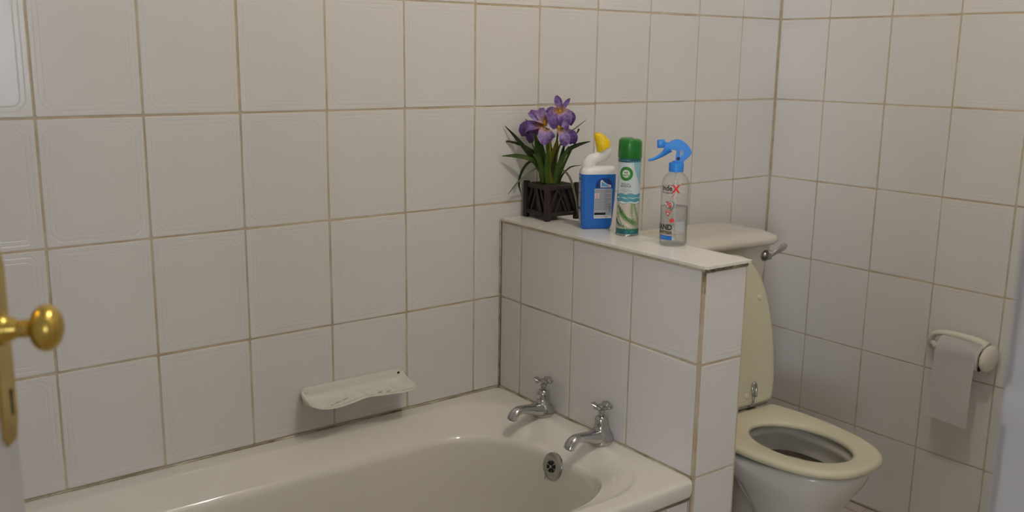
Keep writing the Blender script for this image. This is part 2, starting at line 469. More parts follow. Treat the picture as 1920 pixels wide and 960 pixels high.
wall_left = tag(boxobj('wall_left', (XL - 0.05, (YF) / 2, CEIL / 2), (0.1, -YF + 0.1, CEIL), PLASTER), kind='structure')
OPX0, OPX1, OPZ = -2.775, -1.795, 2.06
WT = 0.12
bm = bmesh.new()
box(bm, ((-11.6 + OPX0) / 2 - 0.012, YF - WT / 2, CEIL / 2), (OPX0 + 11.6 - 0.024, WT, CEIL))
box(bm, ((OPX1 + 0.1) / 2 + 0.012, YF - WT / 2, CEIL / 2), (0.1 - OPX1 - 0.024, WT, CEIL))
box(bm, ((OPX0 + OPX1) / 2, YF - WT / 2, (OPZ + CEIL) / 2), (OPX1 - OPX0, WT, CEIL - OPZ))
wall_front = tag(finish('wall_front', bm, PLASTER), kind='structure')
floor = tag(boxobj('floor', (-5.75, -3.25, -0.0535), (12.1, 6.9, 0.1), GROUT), kind='structure')
FM = Matrix.Rotation(-PI / 2, 4, 'X')
fx = sorted([-0.055 - k * 0.2 for k in range(-1, 7)])
fy = sorted([-0.055 - k * 0.2 for k in range(-1, 9)])
tile_field(floor, FM, fx, fy, 0, 0, clipx=(-1.4, -0.004), clipz=(-1.6, -0.004), m=FLOORT,
           skip=lambda a, b, c, d: (a < -1.12 and d > -0.65))
ceiling = tag(boxobj('ceiling', (-5.75, -3.25, CEIL + 0.05), (11.9, 6.9, 0.1), CEILM), kind='structure')

# unseen room beyond the doorway, its two windows added and placed for the light
WINS = ((-10.1, -7.7), (-2.08, -0.92)); HX0, HX1, WY, WZ0, WZ1 = -11.6, -0.45, -6.5, 0.9, 2.35
bm = bmesh.new()
box(bm, ((HX0 + HX1) / 2, WY, WZ0 / 2), (HX1 - HX0, 0.1, WZ0))
box(bm, ((HX0 + HX1) / 2, WY, (WZ1 + CEIL) / 2), (HX1 - HX0, 0.1, CEIL - WZ1))
ed = [HX0] + [v for w in WINS for v in w] + [HX1]
for a, b in zip(ed[0::2], ed[1::2]): box(bm, ((a + b) / 2, WY, (WZ0 + WZ1) / 2), (b - a, 0.1, WZ1 - WZ0))
tag(finish('wall_hall_back', bm, PLASTER), kind='structure')
tag(boxobj('wall_hall_right', (HX1, -4.1, CEIL / 2), (0.1, 4.75, CEIL), PLASTER), kind='structure')
tag(boxobj('wall_hall_left', (HX0, -4.1, CEIL / 2), (0.1, 4.75, CEIL), PLASTER), kind='structure')
for k, (a, b) in enumerate(WINS):
    n_ = 2 if b - a < 2 else 3
    bm = bmesh.new()
    for q in range(n_ + 1): box(bm, (lerp(a + .025, b - .025, q / n_), WY, (WZ0 + WZ1) / 2), (0.05, 0.06, WZ1 - WZ0))
    for z in (WZ0 + 0.025, WZ1 - 0.025): box(bm, ((a + b) / 2, WY, z), (b - a, 0.06, 0.05))
    win = tag(finish('window_%d' % (k + 1), bm, GLOSSW), kind='structure')
    for q in range(n_):
        l0, l1 = lerp(a + .025, b - .025, q / n_), lerp(a + .025, b - .025, (q + 1) / n_)
        boxobj('pane', ((l0 + l1) / 2, WY, (WZ0 + WZ1) / 2), (l1 - l0 - 0.05, 0.004, WZ1 - WZ0 - 0.1), GLASS, win)

# door frame: right jamb with the strike plate's lip, left jamb, head
bm = bmesh.new()
box(bm, (OPX1 + 0.012, YF - WT / 2, OPZ / 2), (0.024, WT, OPZ))
box(bm, (OPX1 + 0.055, YF + 0.006, OPZ / 2), (0.08, 0.012, OPZ))
trim = tag(finish('trim_1', bm, GLOSSW), kind='structure')
bm = bmesh.new()
def lip(bm, z, y, n=14):
    rings = []
    for i in range(n + 1):
        t = i / n; a = math.sin(PI * t)
        w = 0.0042 * a ** 1.3 + 0.0002
        zz = z - 0.017 + 0.034 * t
        rings.append([Vector((OPX1 - w, y - 0.001, zz)), Vector((OPX1 - w * 0.7, y - 0.016, zz)), Vector((OPX1 + 0.002, y - 0.045, zz)), Vector((OPX1 + 0.003, y - 0.0005, zz))])
    loft(bm, rings, True, True, True)
lip(bm, 1.0795, YF + 0.004)
tag(finish('strike_plate', bm, GLOSSW, trim, True, 50), 'white painted strike plate lip on the door frame')
bm = bmesh.new()
box(bm, (OPX0 - 0.012 + 0.0, YF - WT / 2, OPZ / 2), (0.024, WT, OPZ))
tag(finish('trim_2', bm, GLOSSW), kind='structure')

# the open door
HD = R(63)
dd = Vector((math.cos(HD), math.sin(HD), 0)); dnrm = Vector((dd.y, -dd.x, 0))
FREE = Vector((-2.3915, -0.8653, 0))
DW, DT = 0.80, 0.04
dm = Matrix.Identity(4)
for i in range(3):
    dm[i][0], dm[i][1], dm[i][2] = dd[i], -dnrm[i], (0, 0, 1)[i]
dm.translation = FREE - dd * DW        # local x along the leaf from the hinge, -y towards the knob side
bm = bmesh.new(); box(bm, (DW / 2, DT / 2, 1.02), (DW, DT, 2.02), None, 0.0015)
for zc in (0.55, 1.55):
    pass
door = tag(finish('door_1', bm, GLOSSW, None, True, 40), kind='structure')
door.matrix_world = dm
PZ0, PZ1 = 0.953, 1.160
px = DW - 0.026
oct_ = []
hw, ch = 0.0225, 0.011
pl = [(px - hw, PZ0 + ch), (px - hw + ch, PZ0), (px + hw - ch, PZ0), (px + hw, PZ0 + 2.0 * ch), (px + hw, PZ1 - 2.0 * ch), (px + hw - ch, PZ1), (px - hw + ch, PZ1), (px - hw, PZ1 - ch)]
bm = bmesh.new(); prism(bm, pl, 0.0, -0.003, 0.0008)
plate = finish('lock_plate', bm, BRASS, door)
tag(plate, 'brass lock plate with keyhole')
bm = bmesh.new()
lathe(bm, [(0.0001, 0), (0.0042, 0), (0.0042, 0.0006), (0.0001, 0.0006)], 14, Matrix.Translation((px + 0.006, -0.003, 1.005)) @ Matrix.Rotation(PI / 2, 4, 'X'))
box(bm, (px + 0.006, -0.0033, 0.992), (0.005, 0.0006, 0.022))
finish('keyhole', bm, BLACK, plate)
KZ = 1.0745
km = Matrix.Translation((px, -0.003, KZ)) @ Matrix.Rotation(PI / 2, 4, 'X')
bm = bmesh.new()
prof = [(0.0165, 0), (0.0165, 0.002), (0.0145, 0.004), (0.0125, 0.0075), (0.0118, 0.010), (0.0098, 0.013), (0.0088, 0.016), (0.0090, 0.020), (0.0100, 0.0225)]
for i in range(0, 15):
    a = -0.40 * PI + (0.90 * PI) * i / 14
    prof.append((max(0.0245 * math.cos(a), 0.0002), 0.0415 + 0.0165 * math.sin(a)))
lathe(bm, prof, 40, km)
tag(finish('door_knob', bm, BRASS, door, True, 60), 'polished brass door knob')

# ------------------------------------------------------------------ low partition wall
PX0, PEND, PT = -1.0945, 0.698, 0.1304
pyaw = -math.asin(0.0161 / 0.698)
part = empty('wall_partition', (PX0, 0, 0), pyaw)
tag(part, kind='structure')
boxobj('core', (PT / 2, -PEND / 2 - 0.0005, TOPZ / 2 - 0.004), (PT - 0.003, PEND - 0.002, TOPZ - 0.008), GROUT, part)
pcols = [-0.1098] + [0.0902, 0.2902, 0.4902, 0.6902]
FACE = ROTR
zl_p = [z for z in ZL if z < 1.0]
tile_field(part, FACE, pcols, zl_p, 0, 0, clipx=(0.004, 0.6955), clipz=(0.003, TOPZ - 0.010))
ENDM = Matrix.Translation((0, -PEND, 0))
tile_field(part, ENDM, [0.004, 0.204], zl_p, 0, 0, clipx=(0.004, PT - 0.003), clipz=(0.003, TOPZ - 0.013))
BACKM = Matrix.Translation((PT, 0, 0)) @ Matrix.Rotation(PI / 2, 4, 'Z')
tile_field(part, BACKM, [-0.698, -0.4902, -0.2902, -0.0902, 0.1098], zl_p, 0, 0, clipx=(-0.69, -0.004), clipz=(0.003, TOPZ - 0.010))
# flat tiles laid on top, their rough cut edges over dirty grout
CAPM = Matrix.Translation((0, 0, TOPZ)) @ Matrix.Rotation(-PI / 2, 4, 'X')
for a, b in ((-0.700, -0.431), (-0.431, -0.166), (-0.166, -0.003)):
    nn = 40
    bm = bmesh.new()
    y0, y1 = a + 0.001, b - 0.001
    pts = []
    jit = lambda s: random.uniform(-s, s)
    for i in range(nn + 1): pts.append((-0.0035 + jit(0.0006), lerp(y0, y1, i / nn)))
    pts.append((PT + 0.004, y1)); 
    for i in range(nn + 1): pts.append((lerp(PT + 0.004, -0.0035, i / nn), y0 - (0.006 if a < -0.6 else 0) + jit(0.0009 if a < -0.6 else 0.0002)))
    vs = [bm.verts.new((x, y, TOPZ - 0.0055)) for x, y in pts[:-1]]
    f = bm.faces.new(vs)
    r = bmesh.ops.extrude_face_region(bm, geom=[f])
    for v in [g for g in r['geom'] if isinstance(g, bmesh.types.BMVert)]: v.co.z = TOPZ
    tag(finish('cap_tile', bm, [CAPT], part), None)
bm = bmesh.new()
def ragged(bm, p0, p1, n, w0, w1, out):
    p0, p1, out = Vector(p0), Vector(p1), Vector(out)
    rings = []
    for i in range(n + 1):
        p = p0.lerp(p1, i / n); k = random.uniform(0.4, 1.0)
        rings.append([p + Vector((0, 0, w0)), p + Vector((0, 0, w0)) + out * k, p + Vector((0, 0, w1 + random.uniform(-.0008, .0008))) + out * k * 0.8, p + Vector((0, 0, w1))])
    loft(bm, rings, True, True, True)
ragged(bm, (0.001, -0.004, TOPZ), (0.001, -0.697, TOPZ), 70, -0.0055, -0.0115, (-0.0032, 0, 0))
finish('grout_line', bm, GROUT, part)
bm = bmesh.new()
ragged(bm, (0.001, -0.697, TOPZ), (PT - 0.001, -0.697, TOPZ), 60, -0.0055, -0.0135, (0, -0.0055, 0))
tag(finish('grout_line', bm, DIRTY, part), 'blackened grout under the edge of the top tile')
bm = bmesh.new()
rings = []
for i in range(60):
    z = TOPZ - 0.013 - i / 59 * (TOPZ - 0.02); k = random.uniform(0.6, 1.2)
    rings.append([Vector((0.0045, -0.6935, z)), Vector((-0.0006, -0.6945, z)), Vector((0.0002 - 0.0004 * k, -PEND - 0.0002 * k, z)), Vector((0.0048, -PEND + 0.0004, z))])
loft(bm, rings, True, True, True)
finish('corner_grout', bm, GROUT, part)
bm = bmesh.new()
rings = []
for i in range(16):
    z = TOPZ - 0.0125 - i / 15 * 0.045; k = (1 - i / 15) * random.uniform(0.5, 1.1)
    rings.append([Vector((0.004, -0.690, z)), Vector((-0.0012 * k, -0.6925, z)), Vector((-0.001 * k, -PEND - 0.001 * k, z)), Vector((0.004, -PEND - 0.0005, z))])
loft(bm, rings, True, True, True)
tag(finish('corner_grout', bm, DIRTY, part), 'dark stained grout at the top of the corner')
# mouldy joint where the low wall meets the long wall
bm = bmesh.new()
tube(bm, [(-0.002, -0.002, z) for z in (RIM, 0.6, 0.7, 0.8, TOPZ - 0.006)], 0.0022, 8)
finish('corner_joint', bm, SEAL, part, True)

# ------------------------------------------------------------------ bathtub
tub = empty('bathtub', (-1.95, -0.35, 0.003))
tag(tub, 'cream enamelled bathtub with a broad rim set against the tiled wall', 'bathtub')
TX, TY = -1.95, -0.35
NQ = 14
def tub_ring(x0, x1, y0, y1, r, z, rl=None):
    """rounded rectangle; r at the tap end (x1), rl at the other; world x,y given"""
    rl = rl or r
    out = []
    for (cx, cy, a0, rr) in ((x1 - r, y1 - r, 0, r), (x0 + rl, y1 - rl, PI / 2, rl), (x0 + rl, y0 + rl, PI, rl), (x1 - r, y0 + r, 3 * PI / 2, r)):
        for i in range(NQ + 1):
            a = a0 + PI / 2 * i / NQ
            out.append((cx + rr * math.cos(a), cy + rr * math.sin(a)))
        nx = {0: (x0 + rl, y1), PI / 2: (x0, y0 + rl), PI: (x1 - r, y0), 3 * PI / 2: (x1, y1 - r)}[a0]
        px_, py_ = out[-1]
        for i in range(1, 10): out.append((lerp(px_, nx[0], i / 10), lerp(py_, nx[1], i / 10)))
    return [(x, y, z) for x, y in out]
def skew(ring, amt=1.0):
    return [(x + amt * 0.0161 * (1 + y / 0.698) * max(0, (x + 2.0) / 0.9) if x > -2.0 else x, y, z) for x, y, z in ring]
keys = [
    tub_ring(-2.815, -1.1135, -0.6965, -0.004, 0.020, 0.4460),
    tub_ring(-2.820, -1.1110, -0.7015, -0.004, 0.014, 0.4520),
    tub_ring(-2.820, -1.1105, -0.7030, -0.004, 0.012, 0.4660),
    tub_ring(-2.820, -1.1105, -0.7020, -0.004, 0.012, 0.4790),
    tub_ring(-2.818, -1.1110, -0.6980, -0.004, 0.014, 0.4848),
    tub_ring(-2.812, -1.1140, -0.6920, -0.008, 0.020, 0.4868),
    tub_ring(-2.775, -1.1380, -0.6720, -0.034, 0.090, 0.4872),
    tub_ring(-2.762, -1.1500, -0.6650, -0.049, 0.140, 0.4870),
    tub_ring(-2.754, -1.1560, -0.6610, -0.0555, 0.150, 0.4855),
    tub_ring(-2.746, -1.1615, -0.6570, -0.0615, 0.158, 0.4825),
    tub_ring(-2.712, -1.1850, -0.6490, -0.0910, 0.172, 0.4670),
    tub_ring(-2.690, -1.2040, -0.6420, -0.1190, 0.186, 0.4520),
    tub_ring(-2.682, -1.2095, -0.6385, -0.1265, 0.188, 0.4465),
    tub_ring(-2.674, -1.2145, -0.6345, -0.1320, 0.188, 0.4380),
    tub_ring(-2.666, -1.2180, -0.6300, -0.1355, 0.186, 0.4250),
    tub_ring(-2.640, -1.2280, -0.6150, -0.1420, 0.180, 0.3700),
    tub_ring(-2.585, -1.2440, -0.5850, -0.1540, 0.165, 0.2600),
    tub_ring(-2.535, -1.2640, -0.5600, -0.1680, 0.150, 0.1700),
    tub_ring(-2.495, -1.2900, -0.5330, -0.183, 0.130, 0.1230),
    tub_ring(-2.440, -1.3350, -0.5000, -0.215, 0.110, 0.1010),
    tub_ring(-2.300, -1.4600, -0.4200, -0.290, 0.060, 0.0950),
]
keys = [skew(k, 1.0) if i < 8 else skew(k, 0.6) if i < 12 else k for i, k in enumerate(keys)]
def front_lift(ring):
    out = []
    for x, y, z in ring:
        w = max(0.0, min(1.0, (-0.47 - y) / 0.14)); w = w * w * (3 - 2 * w)
        out.append((x, y, z + w * (0.4845 - z) * 0.75))
    return out
for i in (10, 11, 12): keys[i] = front_lift(keys[i])
NR = len(keys[0])
dense = []
for s in range(len(keys) - 1):
    sub = 3
    for q in range(sub):
        u = q / sub; row = []
        p0, p1, p2, p3 = keys[max(s - 1, 0)], keys[s], keys[s + 1], keys[min(s + 2, len(keys) - 1)]
        for a, b, c, d in zip(p0, p1, p2, p3):
            pt = []
            for k in range(3):
                # monotone-ish hermite
                m1 = (c[k] - a[k]) / 2 if s > 0 else (c[k] - b[k]); m2 = (d[k] - b[k]) / 2 if s < len(keys) - 2 else (c[k] - b[k])
                dl = c[k] - b[k]
                if dl * m1 <= 0: m1 = 0
                if dl * m2 <= 0: m2 = 0
                lim = 3 * abs(dl)
                m1 = max(-lim, min(lim, m1)); m2 = max(-lim, min(lim, m2))
                h00, h10, h01, h11 = 2 * u ** 3 - 3 * u * u + 1, u ** 3 - 2 * u * u + u, -2 * u ** 3 + 3 * u * u, u ** 3 - u * u
                pt.append(h00 * b[k] + h10 * m1 + h01 * c[k] + h11 * m2)
            row.append(Vector((pt[0] - TX, pt[1] - TY, pt[2])))
        dense.append(row)
dense.append([Vector((x - TX, y - TY, z)) for x, y, z in keys[-1]])
bm = bmesh.new()
loft(bm, dense, True, False, True)
bmesh.ops.recalc_face_normals(bm, faces=bm.faces)
for f in bm.faces:
    pass
bvh = BVHTree.FromBMesh(bm)
me = bpy.data.meshes.new('tub_shell'); bm.to_mesh(me); bm.free()
shell = link('tub_shell', me, ENAMEL, tub, True)
if me.polygons[-1].normal.z < 0: me.flip_normals()
# overflow rose on the end wall
loc, nor, _, _ = bvh.ray_cast(Vector((-1.6 - TX, -0.372 - TY, 0.424)), Vector((1, 0, 0)))
nor = nor if nor.x < 0 else -nor
q = nor.to_track_quat('Z', 'Y').to_matrix().to_4x4()
om = Matrix.Translation(loc) @ q
bm = bmesh.new()
lathe(bm, [(0.0325, -0.004), (0.0325, 0.001), (0.031, 0.0028), (0.027, 0.0042), (0.0165, 0.0062), (0.0155, 0.0058), (0.0002, 0.0052)], 40, om)
ofl = finish('overflow_cover', bm, CHROMED, tub, True, 35)
tag(ofl, 'round chrome overflow cover with a grid of dark holes')
def wedge(a0, a1, r0, r1, z0, z1, mtx, n=5):
    bm = bmesh.new(); lo = []; hi = []
    pts = [(r1, lerp(a0, a1, i / n)) for i in range(n + 1)] + [(r0, a1), (r0, a0)]
    vs = [bm.verts.new(mtx @ Vector((r * math.cos(a), r * math.sin(a), z0))) for r, a in pts]
    f = bm.faces.new(vs)
    r = bmesh.ops.extrude_face_region(bm, geom=[f])
    dz = (mtx.to_3x3() @ Vector((0, 0, z1 - z0)))
    for v in [g for g in r['geom'] if isinstance(g, bmesh.types.BMVert)]: v.co += dz
    return bm
for k in range(6):
    a = k * PI / 3 + 0.3
    finish('hole', wedge(a - 0.36, a + 0.36, 0.0045, 0.0138, 0.0048, 0.0066, om), BLACK, ofl)
bm = bmesh.new(); lathe(bm, [(0.0035, 0.004), (0.0035, 0.0072), (0.0015, 0.0082), (0.0002, 0.0083)], 14, om)
finish('screw', bm, CHROME, ofl, True, 40)
# the broken end of the plug chain
bm = bmesh.new()
st = om @ Vector((0.0, 0.0, 0.008))
lowp = Vector((st.x - 0.001, st.y + 0.012, st.z - 0.012))
for i in range(11):
    p = Vector((lowp.x - 0.002, lowp.y + 0.002, lowp.z - i * 0.0021))
    r = 0.0009 if i < 8 else 0.0016
    bmesh.ops.create_uvsphere(bm, u_segments=8, v_segments=6, radius=r, matrix=Matrix.Translation(p))
finish('plug_chain', bm, CHROMED, tub, True)['kind'] = 'stuff'
# drain
bm = bmesh.new()
lathe(bm, [(0.033, 0.0935), (0.033, 0.0965), (0.028, 0.0975), (0.024, 0.0965), (0.0002, 0.094)], 28, Matrix.Translation((-1.47 - TX, -0.355 - TY, 0.0)))
finish('drain', bm, CHROMED, tub, True, 40)
# sealant along the walls
def bead(name, pts, rad, m, parent, n=80):
    P = spline(pts, n); bm = bmesh.new()
    tube(bm, [Vector(p) + Vector((random.uniform(-.0006, .0006), random.uniform(-.0006, .0006), random.uniform(-.0004, .0004))) for p in P], [rad * random.uniform(0.7, 1.25) for _ in P], 7)
    return finish(name, bm, m, parent, True)
tag(bead('sealant', [(-2.8 - TX, -0.0025 - TY, RIM - 0.003), (-2.0 - TX, -0.0025 - TY, RIM - 0.003), (-1.1 - TX, -0.0025 - TY, RIM - 0.003)], 0.0020, SEAL, tub, 160), 'yellowed sealant along the long wall')
tag(bead('sealant', [(-1.0955 - TX, -0.004 - TY, RIM - 0.003), (-1.104 - TX, -0.35 - TY, RIM - 0.003), (-1.1110 - TX, -0.694 - TY, RIM - 0.0034)], 0.0024, SEAL, tub, 120), 'brown stained sealant along the low wall')

# tiled panel under the tub's rim
panel = tag(boxobj('wall_tub_panel', ((-2.83 - 1.116) / 2, -0.674, 0.2215), (2.83 - 1.116, 0.03, 0.443), GROUT), kind='structure')
tile_field(panel, Matrix.Translation((0, -0.694, 0)), [-1.183 + 0.2 * k for k in range(-9, 2)], [0.0, 0.2461, 0.4922], 0, 0, clipx=(-2.80, -1.118), clipz=(0.004, 0.4425))
bm = bmesh.new()
tube(bm, [(-2.80, -0.693, 0.4455), (-2.0, -0.693, 0.4455), (-1.117, -0.693, 0.4455)], 0.0035, 8)
finish('grout_line', bm, SEAL, panel, True)

# ------------------------------------------------------------------ taps
def make_tap(x, y, label, rz):
    t = empty('bath_tap', (x, y, RIM), rz)
    tag(t, label, 'tap', 'chrome pillar taps on the bathtub')
    bm = bmesh.new()
    lathe(bm, [(0.0265, 0.0), (0.0278, 0.0015), (0.0280, 0.007), (0.0270, 0.014), (0.0242, 0.0215), (0.0204, 0.0280), (0.0174, 0.0320), (0.0175, 0.0328), (0.0170, 0.034), (0.0158, 0.0355), (0.0152, 0.045), (0.0146, 0.054), (0.0136, 0.0595), (0.0112, 0.0632), (0.0075, 0.0650), (0.0002, 0.0655)], 32)
    finish('body', bm, CHROME, t, True, 50)
    bm = bmesh.new()
    path = [(-0.004, 0, 0.0150), (-0.024, 0, 0.0175), (-0.045, 0, 0.0225), (-0.063, 0, 0.0262), (-0.077, 0, 0.0270), (-0.0885, 0, 0.0225), (-0.0955, 0, 0.0150), (-0.0985, 0, 0.0080)]
    rad = [0.0240, 0.0205, 0.0152, 0.0130, 0.0132, 0.0138, 0.0140, 0.0136]
    PP = spline([(*p, r) for p, r in zip(path, rad)], 26)
    tube(bm, [p[:3] for p in PP], [p[3] for p in PP], 20, 0.80, (0, 0, 1))
    sp = finish('spout', bm, CHROME, t, True, 50)
    bm = bmesh.new()
    lathe(bm, [(0.0080, 0), (0.0080, 0.0012), (0.0002, 0.0012)], 18, Matrix.Translation((-0.0988, 0, 0.0072)) @ Matrix.Rotation(PI, 4, 'X') @ Matrix.Rotation(-0.35, 4, 'Y'), 0.8, 1.0)
    finish('outlet', bm, BLACK, sp)
    bm = bmesh.new(); lathe(bm, [(0.0062, 0.064), (0.0062, 0.0705), (0.0085, 0.0735), (0.0095, 0.0785), (0.0100, 0.0870), (0.0085, 0.0900), (0.0002, 0.0905)], 20)
    hd = finish('handle_hub', bm, CHROMED, t, True, 50)
    for k in range(4):
        a = k * PI / 2 + 0.30
        c, s = math.cos(a), math.sin(a)
        bm = bmesh.new()
        pr = spline([(0.003, 0.0800, 0.0085), (0.010, 0.0830, 0.0085), (0.017, 0.0862, 0.0095), (0.0225, 0.0882, 0.0098), (0.0255, 0.0890, 0.0055)], 12)
        tube(bm, [(q[0] * c, q[0] * s, q[1]) for q in pr], [q[2] for q in pr], 12, 0.36, (0, 0, 1))
        finish('handle_arm', bm, CHROMED, t, True, 60)
    return t
make_tap(-1.1310, -0.228, 'chrome pillar tap nearer the long wall, further back on the bathtub rim', 0.03)
make_tap(-1.1350, -0.440, 'chrome pillar tap nearer the open end of the low wall, beside the tub corner', 0.03)

# ------------------------------------------------------------------ soap dish
DX0, DX1, DB = -1.668, -1.397, 0.566
DWID = DX1 - DX0
dish = empty('soap_dish', ((DX0 + DX1) / 2, 0, DB)); tag(dish, 'cream glazed soap dish with wavy front edge screwed to the tiles above the bathtub', 'soap dish')
def dish_depth(u):
    k = [(0.0, 0.066), (0.04, 0.080), (0.11, 0.0905), (0.20, 0.092), (0.30, 0.0865), (0.40, 0.078), (0.49, 0.0715), (0.57, 0.0745), (0.68, 0.083), (0.82, 0.0905), (0.92, 0.0885), (0.97, 0.081), (1.0, 0.068)]
    for a, b in zip(k, k[1:]):
        if u <= b[0]:
            t = (u - a[0]) / (b[0] - a[0]); return lerp(a[1], b[1], t)
    return k[-1][1]
bm = bmesh.new()
NU, NV = 56, 22
rows = []
for i in range(NU + 1):
    u = i / NU; d = dish_depth(u)
    e = min(u, 1 - u) * DWID            # distance to the ends
    edge = max(0.0, 1 - e / 0.022)
    x = -DWID / 2 + u * DWID
    top = 0.034 - 0.010 * max(0, 1 - e / 0.009) ** 2
    prof = [(-0.0015, top), (-0.0035, top + 0.0008), (-0.006, top * 0.8), (-0.0075, top * 0.5), (-0.010, 0.012), (-0.017, 0.0062), (-0.028, 0.0042), (-d * 0.55, 0.0040), (-d * 0.8, 0.0050), (-d * 0.93, 0.0072), (-d, 0.0094)]
    pr = spline(prof, NV + 1)
    row = []
    for j, (y, z) in enumerate(pr):
        zz = z
        if j > 6: zz = z + edge ** 1.6 * (0.015 * max(0, 1 - (-y) / d) + 0.004)
        # drain ridges in two fields
        for c0 in (0.24, 0.74):
            if abs(u - c0) < 0.16 and j > 9 and j < 20:
                zz += 0.0012 * math.sin((u - c0) * 90 + j * 0.7) * math.exp(-((j - 14) / 4) ** 2) 
        if abs(u - 0.5) < 0.05 and j > 8: zz += 0.0030 * math.cos((u - 0.5) / 0.05 * PI / 2) * max(0, 1 - abs(j - 14) / 8)
        row.append(bm.verts.new((x, y, zz)))
    rows.append(row)
for a, b in zip(rows, rows[1:]):
    for j in range(NV): bm.faces.new((a[j], b[j], b[j + 1], a[j + 1]))
bmesh.ops.recalc_face_normals(bm, faces=bm.faces)
if sum(f.normal.z for f in bm.faces) < 0: bmesh.ops.reverse_faces(bm, faces=bm.faces)
bmesh.ops.solidify(bm, geom=bm.faces[:], thickness=0.0038)
tray = finish('tray', bm, DISHM, dish, True, 60)
YR = Matrix.Rotation(PI / 2, 4, 'X')
for ux, m_, nm, lb in ((0.045, DISHM, 'screw_cap', 'cream cap over the left screw'), (0.955, BLACK, 'screw_hole', 'open dark screw hole')):
    bm = bmesh.new()
    lathe(bm, [(0.0046, 0), (0.0046, 0.0018), (0.0036, 0.0028), (0.0002, 0.003)] if nm == 'screw_cap' else [(0.0036, 0), (0.0036, 0.0006), (0.0002, 0.0006)], 18, Matrix.Translation((-DWID / 2 + ux * DWID, -0.0062, 0.0235)) @ YR)
    tag(finish(nm, bm, m_, dish, True, 40), lb)
for ux, yy in ((0.19, -0.066), (0.255, -0.058), (0.33, -0.05), (0.66, -0.055), (0.74, -0.06)):
    bm = bmesh.new()
    box(bm, (0, 0, 0), (0.014, 0.0026, 0.0012), Matrix.Translation((-DWID / 2 + ux * DWID, yy, 0.0052)) @ Matrix.Rotation(0.35, 4, 'Z'))
    finish('drain_slot', bm, DISHS, dish)  # slots drawn as bars darker than the dish glaze

# ------------------------------------------------------------------ toilet
TC = -0.591
toilet = empty('toilet', (TC, -0.380, 0), R(-3.4)); tag(toilet, 'white ceramic toilet with raised cream lid standing behind the low wall', 'toilet')
TYo = -0.40
def egg(hw, y_back, y_front, z, rear=0.82, n=48, p=2.15, yc=None):
    """outline in toilet-local coordinates; y_back, y_front world"""
    yc = yc if yc is not None else lerp(y_back, y_front, 0.42)
    out = []
    for i in range(n):
        a = 2 * PI * i / n
        c, s = math.cos(a), math.sin(a)
        if s <= 0:   # front half (towards -y)
            x = hw * math.copysign(abs(c) ** (2 / p), c); y = yc + (yc - y_front) * -(abs(s) ** (2 / p))
        else:
            pp = 3.6
            x = hw * lerp(1, rear, abs(s) ** 1.5) * math.copysign(abs(c) ** (2 / pp), c); y = yc + (y_back - yc) * abs(s) ** (2 / pp)
        out.append(Vector((x, y - TYo, z)))
    return out
# pan, outside and inside of the bowl in one skin
bm = bmesh.new()
rk = [  # hw, yback, yfront, z
    (0.112, -0.430, -0.690, 0.000), (0.112, -0.430, -0.690, 0.012), (0.102, -0.445, -0.680, 0.030), (0.086, -0.475, -0.665, 0.075), (0.080, -0.530, -0.675, 0.120),
    (0.082, -0.540, -0.690, 0.180), (0.096, -0.525, -0.722, 0.245), (0.124, -0.490, -0.760, 0.305), (0.154, -0.420, -0.790, 0.350), (0.167, -0.285, -0.800, 0.374), (0.168, -0.260, -0.802, 0.385), (0.165, -0.262, -0.800, 0.390),
    (0.150, -0.40, -0.785, 0.3925), (0.118, -0.460, -0.757, 0.391), (0.112, -0.468, -0.750, 0.384), (0.113, -0.468, -0.750, 0.372), (0.122, -0.460, -0.758, 0.362), (0.1205, -0.464, -0.761, 0.330), (0.100, -0.485, -0.725, 0.275), (0.075, -0.510, -0.690, 0.235), (0.060, -0.525, -0.665, 0.215)]
loft(bm, [egg(a, b, c, d, 0.8 if i < 12 else 0.95) for i, (a, b, c, d) in enumerate(rk)], True, True, True)
finish('pan', bm, CERAMIC, toilet, True, 70)
bm = bmesh.new()
bm.faces.new([bm.verts.new(p) for p in egg(0.1105, -0.482, -0.7500, 0.3190)])
tag(finish('water', bm, mat('still_water', (0.42, 0.41, 0.37), 0.03, spec=0.6), toilet), 'water at the bottom of the bowl')
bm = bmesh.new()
loft(bm, [egg(0.1085, -0.485, -0.7480, 0.3192), egg(0.1135, -0.476, -0.7540, 0.3225), egg(0.1170, -0.471, -0.7575, 0.3290)], True, False, False)  # dark brown band round the bowl, just above the water
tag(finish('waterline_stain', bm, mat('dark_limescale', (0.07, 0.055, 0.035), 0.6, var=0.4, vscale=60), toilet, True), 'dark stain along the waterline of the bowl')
# outlet bend behind the pan
bm = bmesh.new()
pp = spline([(-0.005, -0.50, 0.15), (-0.008, -0.44, 0.205), (-0.012, -0.375, 0.215), (-0.014, -0.315, 0.175), (-0.015, -0.29, 0.11), (-0.015, -0.285, 0.0)], 24)
tube(bm, [(p[0], p[1] - TYo, p[2]) for p in pp], 0.062, 20)
finish('outlet_bend', bm, mat('dull_ceramic', (0.50, 0.45, 0.38), 0.4, var=0.15, vscale=15), toilet, True)
